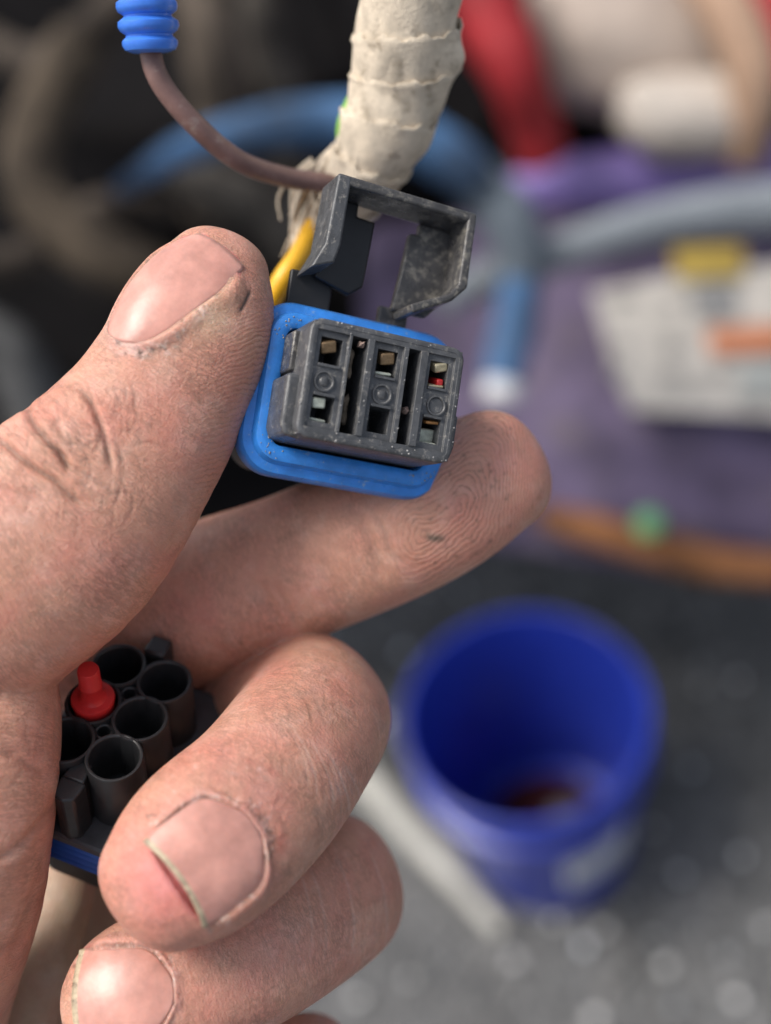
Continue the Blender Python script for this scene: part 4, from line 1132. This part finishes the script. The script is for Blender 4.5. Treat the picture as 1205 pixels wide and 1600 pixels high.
# --- nails
def cam_hit(px, py, bvh):
    d = Vector([*C(px, py, 1.0)]).normalized()
    loc, nrm, _, _ = bvh.ray_cast(Vector((0, 0, 0)), d)
    return np.array(loc), np.array(nrm)
nails = []
def nail(name, fing, px, py, a_img, n_img, wd, ln, free=0.8, bulge=0.32, edge_t=0.12, sq=2.6, tipcurve=0.35, taper=0.55, tiptaper=0.08):
    bvh = sub_bvh(px, py, 190)
    p, _ = cam_hit(px, py, bvh)
    n = np.array(n_img, float); n /= np.linalg.norm(n)
    a = np.array(a_img, float); a -= n * (a @ n); a /= np.linalg.norm(a); b = np.cross(n, a)
    # quadric fitted to the finger under the nail
    pts = []
    for x in np.linspace(-0.46, 0.46, 13) * wd:
        for y in np.linspace(-0.5, 0.5, 13) * ln:
            hit = bvh.ray_cast(Vector(p + b * x + a * y + n * 12), Vector(-n))
            if hit[0] is not None and hit[3] < 20 and abs(Vector(n).dot(hit[1])) > 0.35:
                pts.append((x, y, (np.array(hit[0]) - p) @ n))
    pts = np.array(pts); x, y, z = pts.T
    co = np.linalg.lstsq(np.stack([np.ones_like(x), x, y, x * x, x * y, y * y, x ** 4], 1), z, rcond=None)[0]
    co[6] = min(co[6], 0.0)
    surf = lambda x, y: co[0] + co[1] * x + co[2] * y + co[3] * x * x + co[4] * x * y + co[5] * y * y + co[6] * x ** 4
    halfw = lambda t: (1 - np.clip(-t, 0, 1) ** 3.0 * taper) * (1 - np.clip(t, 0, 1) ** 3 * tiptaper)
    # skin: bed follows the plate from below, folds stand up round it
    rel = V - p; X = rel @ b; Y = rel @ a; Z = rel @ n; NN = NRM @ n
    t = Y / (ln / 2); u = np.abs(X) / (wd / 2) / halfw(np.clip(t, -1, 1))
    q = np.maximum(np.maximum(u, np.maximum(-t, 0) * (1 + 0.0 * u)), t)
    q = (np.clip(u, 0, 3) ** 5 + np.clip(np.abs(t), 0, 3) ** 5) ** 0.2
    near = on(fing) & (np.abs(Z - surf(X, Y)) < 2.2) & (NN > 0.12) & (q < 1.5)
    tip = np.clip((t - 0.35) / 0.6, 0, 1)
    goal = surf(X, Y) + bulge
    bed = np.clip((1.02 - q) / 0.06, 0, 1)
    want_bed = goal - 0.42 - 0.9 * np.clip((t - 0.72) / 0.2, 0, 1)
    fold = np.exp(-(np.maximum(q - 1.07, 0) / 0.16) ** 2) * (1 - bed) * (1 - tip)
    want_fold = goal + 0.16
    fold = fold * np.exp(-((Z - surf(X, Y)) / 1.1) ** 4)
    dz = bed * np.minimum(want_bed - Z, 0) + fold * np.clip((want_fold - Z) * 0.85, -0.3, 0.55)
    gap = np.exp(-((q - 1.015) / 0.022) ** 2) * (1 - tip)
    DISP[near] = (DISP[near] * (1 - np.clip(bed + fold, 0, 1)[near]) + (dz - 0.18 * gap)[near] / np.maximum(NN[near], 0.35))
    k = (near * gap * 0.6)[:, None]; ALB[:] = ALB * (1 - k) + np.array([0.22, 0.13, 0.09]) * k
    k = (near * fold * np.clip(-t * 2, 0, 1) * 0.45)[:, None]; ALB[:] = ALB * (1 - k) + np.array([0.62, 0.36, 0.30]) * k
    k = (near * np.clip((t - 0.75) / 0.1, 0, 1) * (q < 1.1) * 0.7)[:, None]; ALB[:] = ALB * (1 - k) + np.array([0.60, 0.20, 0.18]) * k
    # plate
    nx, ny = 30, 32
    bmn = bmesh.new(); top = np.zeros((ny + 1, nx + 1, 3))
    for j in range(ny + 1):
        for i in range(nx + 1):
            s_ = -1 + 2 * i / nx; t_ = -1 + 2 * j / ny
            x = s_ * float(halfw(np.array(t_))) * wd / 2 * 1.03
            y = t_ * ln / 2 * 1.02
            if t_ < 0: y -= (0.16 * (1 - s_ * s_) - 0.12) * ln / 2 * (-t_)
            else: y += tipcurve * 0.3 * t_ * (1 - s_ * s_) * ln / 2
            zz = surf(x, y) + bulge + (free - bulge) * max(0, t_) ** 3 - 0.25 * abs(s_) ** 8
            hit = bvh.ray_cast(Vector(p + b * x + a * y + n * 12), Vector(-n))
            zs = (np.array(hit[0]) - p) @ n if hit[0] is not None and hit[3] < 22 else zz - 1.5
            zz = min(zz, zs + bulge + 0.25 + (free - bulge) * max(0, t_) ** 3)
            top[j, i] = p + b * x + a * y + n * max(zz, -9)
    for _ in range(8):
        c2 = top.copy(); c2[1:-1, 1:-1] = (top[:-2, 1:-1] + top[2:, 1:-1] + top[1:-1, :-2] + top[1:-1, 2:]) / 4
        c2[1:-1, 0] = (top[:-2, 0] + top[2:, 0]) / 2; c2[1:-1, -1] = (top[:-2, -1] + top[2:, -1]) / 2
        c2[0, 1:-1] = (top[0, :-2] + top[0, 2:]) / 2; c2[-1, 1:-1] = (top[-1, :-2] + top[-1, 2:]) / 2
        top = top * 0.4 + c2 * 0.6
    vsn = [[bmn.verts.new(Vector(top[j, i] - p)) for i in range(nx + 1)] for j in range(ny + 1)]
    for j in range(ny):
        for i in range(nx):
            f = bmn.faces.new((vsn[j][i], vsn[j][i + 1], vsn[j + 1][i + 1], vsn[j + 1][i]))
            if (j + 0.5) / ny > 1 - edge_t: f.material_index = 1
    nails.append((name, bmn, p, n))
nail('fingernail', 'thumb', 241, 442, (0.56, 0.80, -0.02), (-0.58, 0.41, 0.70), 10.2, 17.0, free=0.35, bulge=0.30, edge_t=0.0, tipcurve=0.25, taper=0.32, tiptaper=0.38)
nail('fingernail', 'middle', 336, 1338, (-0.80, -0.55, 0.20), (0.26, 0.12, 0.95), 13.2, 11.4, free=0.75, bulge=0.28, edge_t=0.07, tipcurve=-0.55)
nail('fingernail', 'ring', 192, 1560, (-1.0, -0.10, 0.1), (0.02, 0.06, 0.99), 10.8, 12.2, free=0.45, bulge=0.28, edge_t=0.05)

for fng, line, amt_ in (('middle', [(235, 1288), (290, 1262), (340, 1248), (388, 1256), (414, 1288), (420, 1322), (402, 1362), (362, 1412), (322, 1458)], 120), ('ring', [(110, 1512), (160, 1492), (215, 1486), (262, 1502), (276, 1545), (272, 1598)], 50), ('thumb', [(176, 524), (205, 548), (250, 548), (300, 500), (340, 455)], 60)):
    ln_ = catmull(np.array(line, float), 200)
    for k in range(amt_):
        c_ = ln_[rng.integers(200)] + rng.normal(0, 5, 2)
        if rng.uniform() < 0.62: blob((fng,), c_[0], c_[1], rng.uniform(2, 7), rng.uniform(1.6, 3), rng.uniform(0, 180), rng.uniform(.3, .8), (0.74, 0.56, 0.47), rng.uniform(0, .12))
        else: blob((fng,), c_[0], c_[1], rng.uniform(2, 8), rng.uniform(1.4, 2.6), rng.uniform(0, 180), rng.uniform(.4, .9), (0.15, 0.09, 0.06), -rng.uniform(0, .08))
LUV = np.zeros((nv, 3), np.float32)
for n_ in NAMES:
    I = np.nonzero(VID == NAMES.index(n_))[0]
    if not len(I): continue
    c = CURV[n_]; P_ = c['P'].astype(np.float32); cum = np.concatenate([[0], np.cumsum(np.linalg.norm(np.diff(c['P'], axis=0), axis=1))])
    for q0 in range(0, len(I), 60000):
        ii = I[q0:q0 + 60000]; Q = V[ii].astype(np.float32)
        k = (Q @ (-2 * P_.T) + (P_ ** 2).sum(1)).argmin(1)
        d = V[ii] - c['P'][k]
        ang = np.arctan2((d * c['B'][k]).sum(1), (d * c['W'][k]).sum(1))
        LUV[ii, 0] = cum[k] + (d * c['T'][k]).sum(1); LUV[ii, 1] = np.mod(ang + math.pi / 2, 2 * math.pi) * 10.5; LUV[ii, 2] = NAMES.index(n_) * 37.0
V2 = V + NRM * DISP[:, None]
HO = C(100, 1100, 180.0)                                     # hand origin near the palm
HM = frame(HO, (1, 0, 0), (0, 1, 0), (0, 0, 1))
me.vertices.foreach_set('co', ((V2 - HO) * 0.001).astype(np.float32).ravel())
me.update()
at = me.color_attributes.new('albedo', 'FLOAT_COLOR', 'POINT'); at.data.foreach_set('color', np.hstack([ALB, np.ones((nv, 1))]).astype(np.float32).ravel())
at = me.attributes.new('limb', 'FLOAT_VECTOR', 'POINT'); at.data.foreach_set('vector', LUV.ravel())
at = me.attributes.new('ridge', 'FLOAT', 'POINT'); at.data.foreach_set('value', RPH.astype(np.float32))
at = me.attributes.new('ridge_mask', 'FLOAT', 'POINT'); at.data.foreach_set('value', RMK.astype(np.float32))
me.polygons.foreach_set('use_smooth', np.ones(len(me.polygons), bool))

def skin_material():
    m = bpy.data.materials.new('skin'); m.use_nodes = True
    t = m.node_tree; N = t.nodes; L = t.links; b = N['Principled BSDF']
    tc = N.new('ShaderNodeTexCoord'); mp = N.new('ShaderNodeVectorMath'); mp.operation = 'SCALE'; mp.inputs['Scale'].default_value = 1000
    L.new(tc.outputs['Object'], mp.inputs[0])
    def noise(s, d=4, r=0.6):
        n = N.new('ShaderNodeTexNoise'); n.inputs['Scale'].default_value = s; n.inputs['Detail'].default_value = d; n.inputs['Roughness'].default_value = r
        L.new(mp.outputs[0], n.inputs['Vector']); return n.outputs['Fac']
    def math_(op, a, bb=None):
        x = N.new('ShaderNodeMath'); x.operation = op
        for i, v in ((0, a), (1, bb)):
            if v is None: continue
            if isinstance(v, (int, float)): x.inputs[i].default_value = v
            else: L.new(v, x.inputs[i])
        return x.outputs[0]
    def rng_(src, a, bb, c=0.0, d=1.0):
        x = N.new('ShaderNodeMapRange'); x.inputs[1].default_value = a; x.inputs[2].default_value = bb; x.inputs[3].default_value = c; x.inputs[4].default_value = d
        L.new(src, x.inputs[0]); return x.outputs[0]
    def mix(f, A, B, mode='MIX'):
        x = N.new('ShaderNodeMix'); x.data_type = 'RGBA'; x.blend_type = mode
        if isinstance(f, float): x.inputs[0].default_value = f
        else: L.new(f, x.inputs[0])
        for i, v in ((6, A), (7, B)):
            if isinstance(v, tuple): x.inputs[i].default_value = (*v, 1)
            else: L.new(v, x.inputs[i])
        return x.outputs[2]
    al = N.new('ShaderNodeAttribute'); al.attribute_name = 'albedo'
    rp = N.new('ShaderNodeAttribute'); rp.attribute_name = 'ridge'
    rm = N.new('ShaderNodeAttribute'); rm.attribute_name = 'ridge_mask'
    lm = N.new('ShaderNodeAttribute'); lm.attribute_name = 'limb'
    def lines(su, sv, rot, det=3):
        mpn = N.new('ShaderNodeMapping'); mpn.inputs['Rotation'].default_value = (0, 0, rot); mpn.inputs['Scale'].default_value = (su, sv, 1)
        L.new(lm.outputs['Vector'], mpn.inputs['Vector'])
        n = N.new('ShaderNodeTexNoise'); n.inputs['Scale'].default_value = 1.0; n.inputs['Detail'].default_value = det; n.inputs['Roughness'].default_value = 0.55
        L.new(mpn.outputs[0], n.inputs['Vector'])
        return rng_(math_('ABSOLUTE', math_('SUBTRACT', n.outputs['Fac'], 0.5)), 0.0, 0.042)      # 0 in a line, 1 between
    ln1 = lines(1.5, 0.30, 0.15); ln2 = lines(1.1, 0.42, -0.75); ln3 = lines(1.1, 0.42, 0.9)
    free_ = math_('SUBTRACT', 1.0, math_('MULTIPLY', rm.outputs['Fac'], 0.85))
    c = mix(rng_(noise(0.11, 3), 0.42, 0.68, 0, 0.55), al.outputs['Color'], (1.034, 0.778, 0.841), 'MULTIPLY')
    c = mix(rng_(noise(0.17, 4), 0.50, 0.72, 0, 0.60), c, (1.172, 1.424, 1.587), 'MULTIPLY')
    c = mix(rng_(noise(0.75, 6, 0.72), 0.52, 0.74, 0, 0.34), c, (0.724, 0.662, 0.649), 'MULTIPLY')
    c = mix(rng_(noise(0.28, 8, 0.75), 0.57, 0.74, 0, 0.40), c, (0.517, 0.613, 0.577), 'MULTIPLY')
    c = mix(rng_(noise(2.4, 4, 0.7), 0.55, 0.75, 0, 0.35), c, (0.621, 0.596, 0.577), 'MULTIPLY')
    lnall = math_('MULTIPLY', ln1, math_('MULTIPLY', ln2, ln3))
    c = mix(math_('MULTIPLY', math_('MULTIPLY', math_('SUBTRACT', 1.0, lnall), free_), rng_(noise(0.14, 4), 0.38, 0.66, 0.15, 0.70)), c, (0.480, 0.513, 0.505), 'MULTIPLY')
    # ridges
    wob = math_('MULTIPLY', noise(0.38, 4), 2.6)
    sn = math_('SINE', math_('MULTIPLY', math_('ADD', rp.outputs['Fac'], wob), 6.2832))
    brk = rng_(noise(1.5, 3), 0.3, 0.55, 0.35, 1.0)
    rid = math_('MULTIPLY', math_('MULTIPLY', sn, rm.outputs['Fac']), brk)
    grime = math_('MULTIPLY', rng_(rid, -1.0, -0.25, 1.0, 0.0), rng_(noise(0.16, 3), 0.40, 0.62, 0.16, 0.75))
    c = mix(grime, c, (0.26, 0.13, 0.09))
    L.new(c, b.inputs['Base Color'])
    b.inputs['Subsurface Weight'].default_value = 0.50
    b.inputs['Subsurface Radius'].default_value = (1.0, 0.38, 0.22)
    b.inputs['Subsurface Scale'].default_value = 0.0014
    b.inputs['Specular IOR Level'].default_value = 0.45
    L.new(rng_(noise(0.5, 4), 0.3, 0.7, 0.34, 0.54), b.inputs['Roughness'])
    vo = N.new('ShaderNodeTexVoronoi'); vo.feature = 'DISTANCE_TO_EDGE'; vo.inputs['Scale'].default_value = 1.5; vo.inputs['Randomness'].default_value = 1.0; L.new(mp.outputs[0], vo.inputs['Vector'])
    h1 = math_('MULTIPLY', noise(3.6, 4, 0.65), 0.13)
    h2 = math_('MULTIPLY', math_('ADD', math_('MULTIPLY', math_('MINIMUM', vo.outputs['Distance'], 0.22), 0.07), math_('MULTIPLY', math_('ADD', ln1, math_('MULTIPLY', math_('ADD', ln2, ln3), 0.6)), 0.030)), free_)
    h3 = math_('MULTIPLY', rid, 0.046)
    h4 = math_('MULTIPLY', noise(0.5, 3), 0.22)
    h = math_('ADD', math_('ADD', h1, h2), math_('ADD', h3, h4))
    bp = N.new('ShaderNodeBump'); bp.inputs['Distance'].default_value = 0.001; bp.inputs['Strength'].default_value = 0.9
    L.new(h, bp.inputs['Height']); L.new(bp.outputs[0], b.inputs['Normal'])
    return m
me.materials.clear()
hand = link('hand', me, skin_material(), None, HM)
tag(hand, 'bare grimy left hand pinching the grey connector and cradling the black one', 'hand')
for name, bmn, p, n in nails:
    for f in bmn.faces:
        if Vector(f.normal).dot(Vector(n)) < 0: pass
    bmesh.ops.scale(bmn, vec=(.001,) * 3, verts=bmn.verts)
    nme_ = bpy.data.meshes.new(name); bmn.normal_update(); bmn.to_mesh(nme_); bmn.free()
    nme_.materials.append(MAT['nail']); nme_.materials.append(MAT['nail_edge'])
    for pl in nme_.polygons: pl.use_smooth = True
    if sum((pl.normal @ Vector(n)) * pl.area for pl in nme_.polygons) < 0: nme_.flip_normals()
    ob = bpy.data.objects.new(name, nme_); COL.objects.link(ob); ob.parent = hand
    ob.matrix_local = Matrix.Translation(Vector((p - HO) * 0.001))
    so2 = ob.modifiers.new('t', 'SOLIDIFY'); so2.thickness = 0.00045; so2.offset = -1
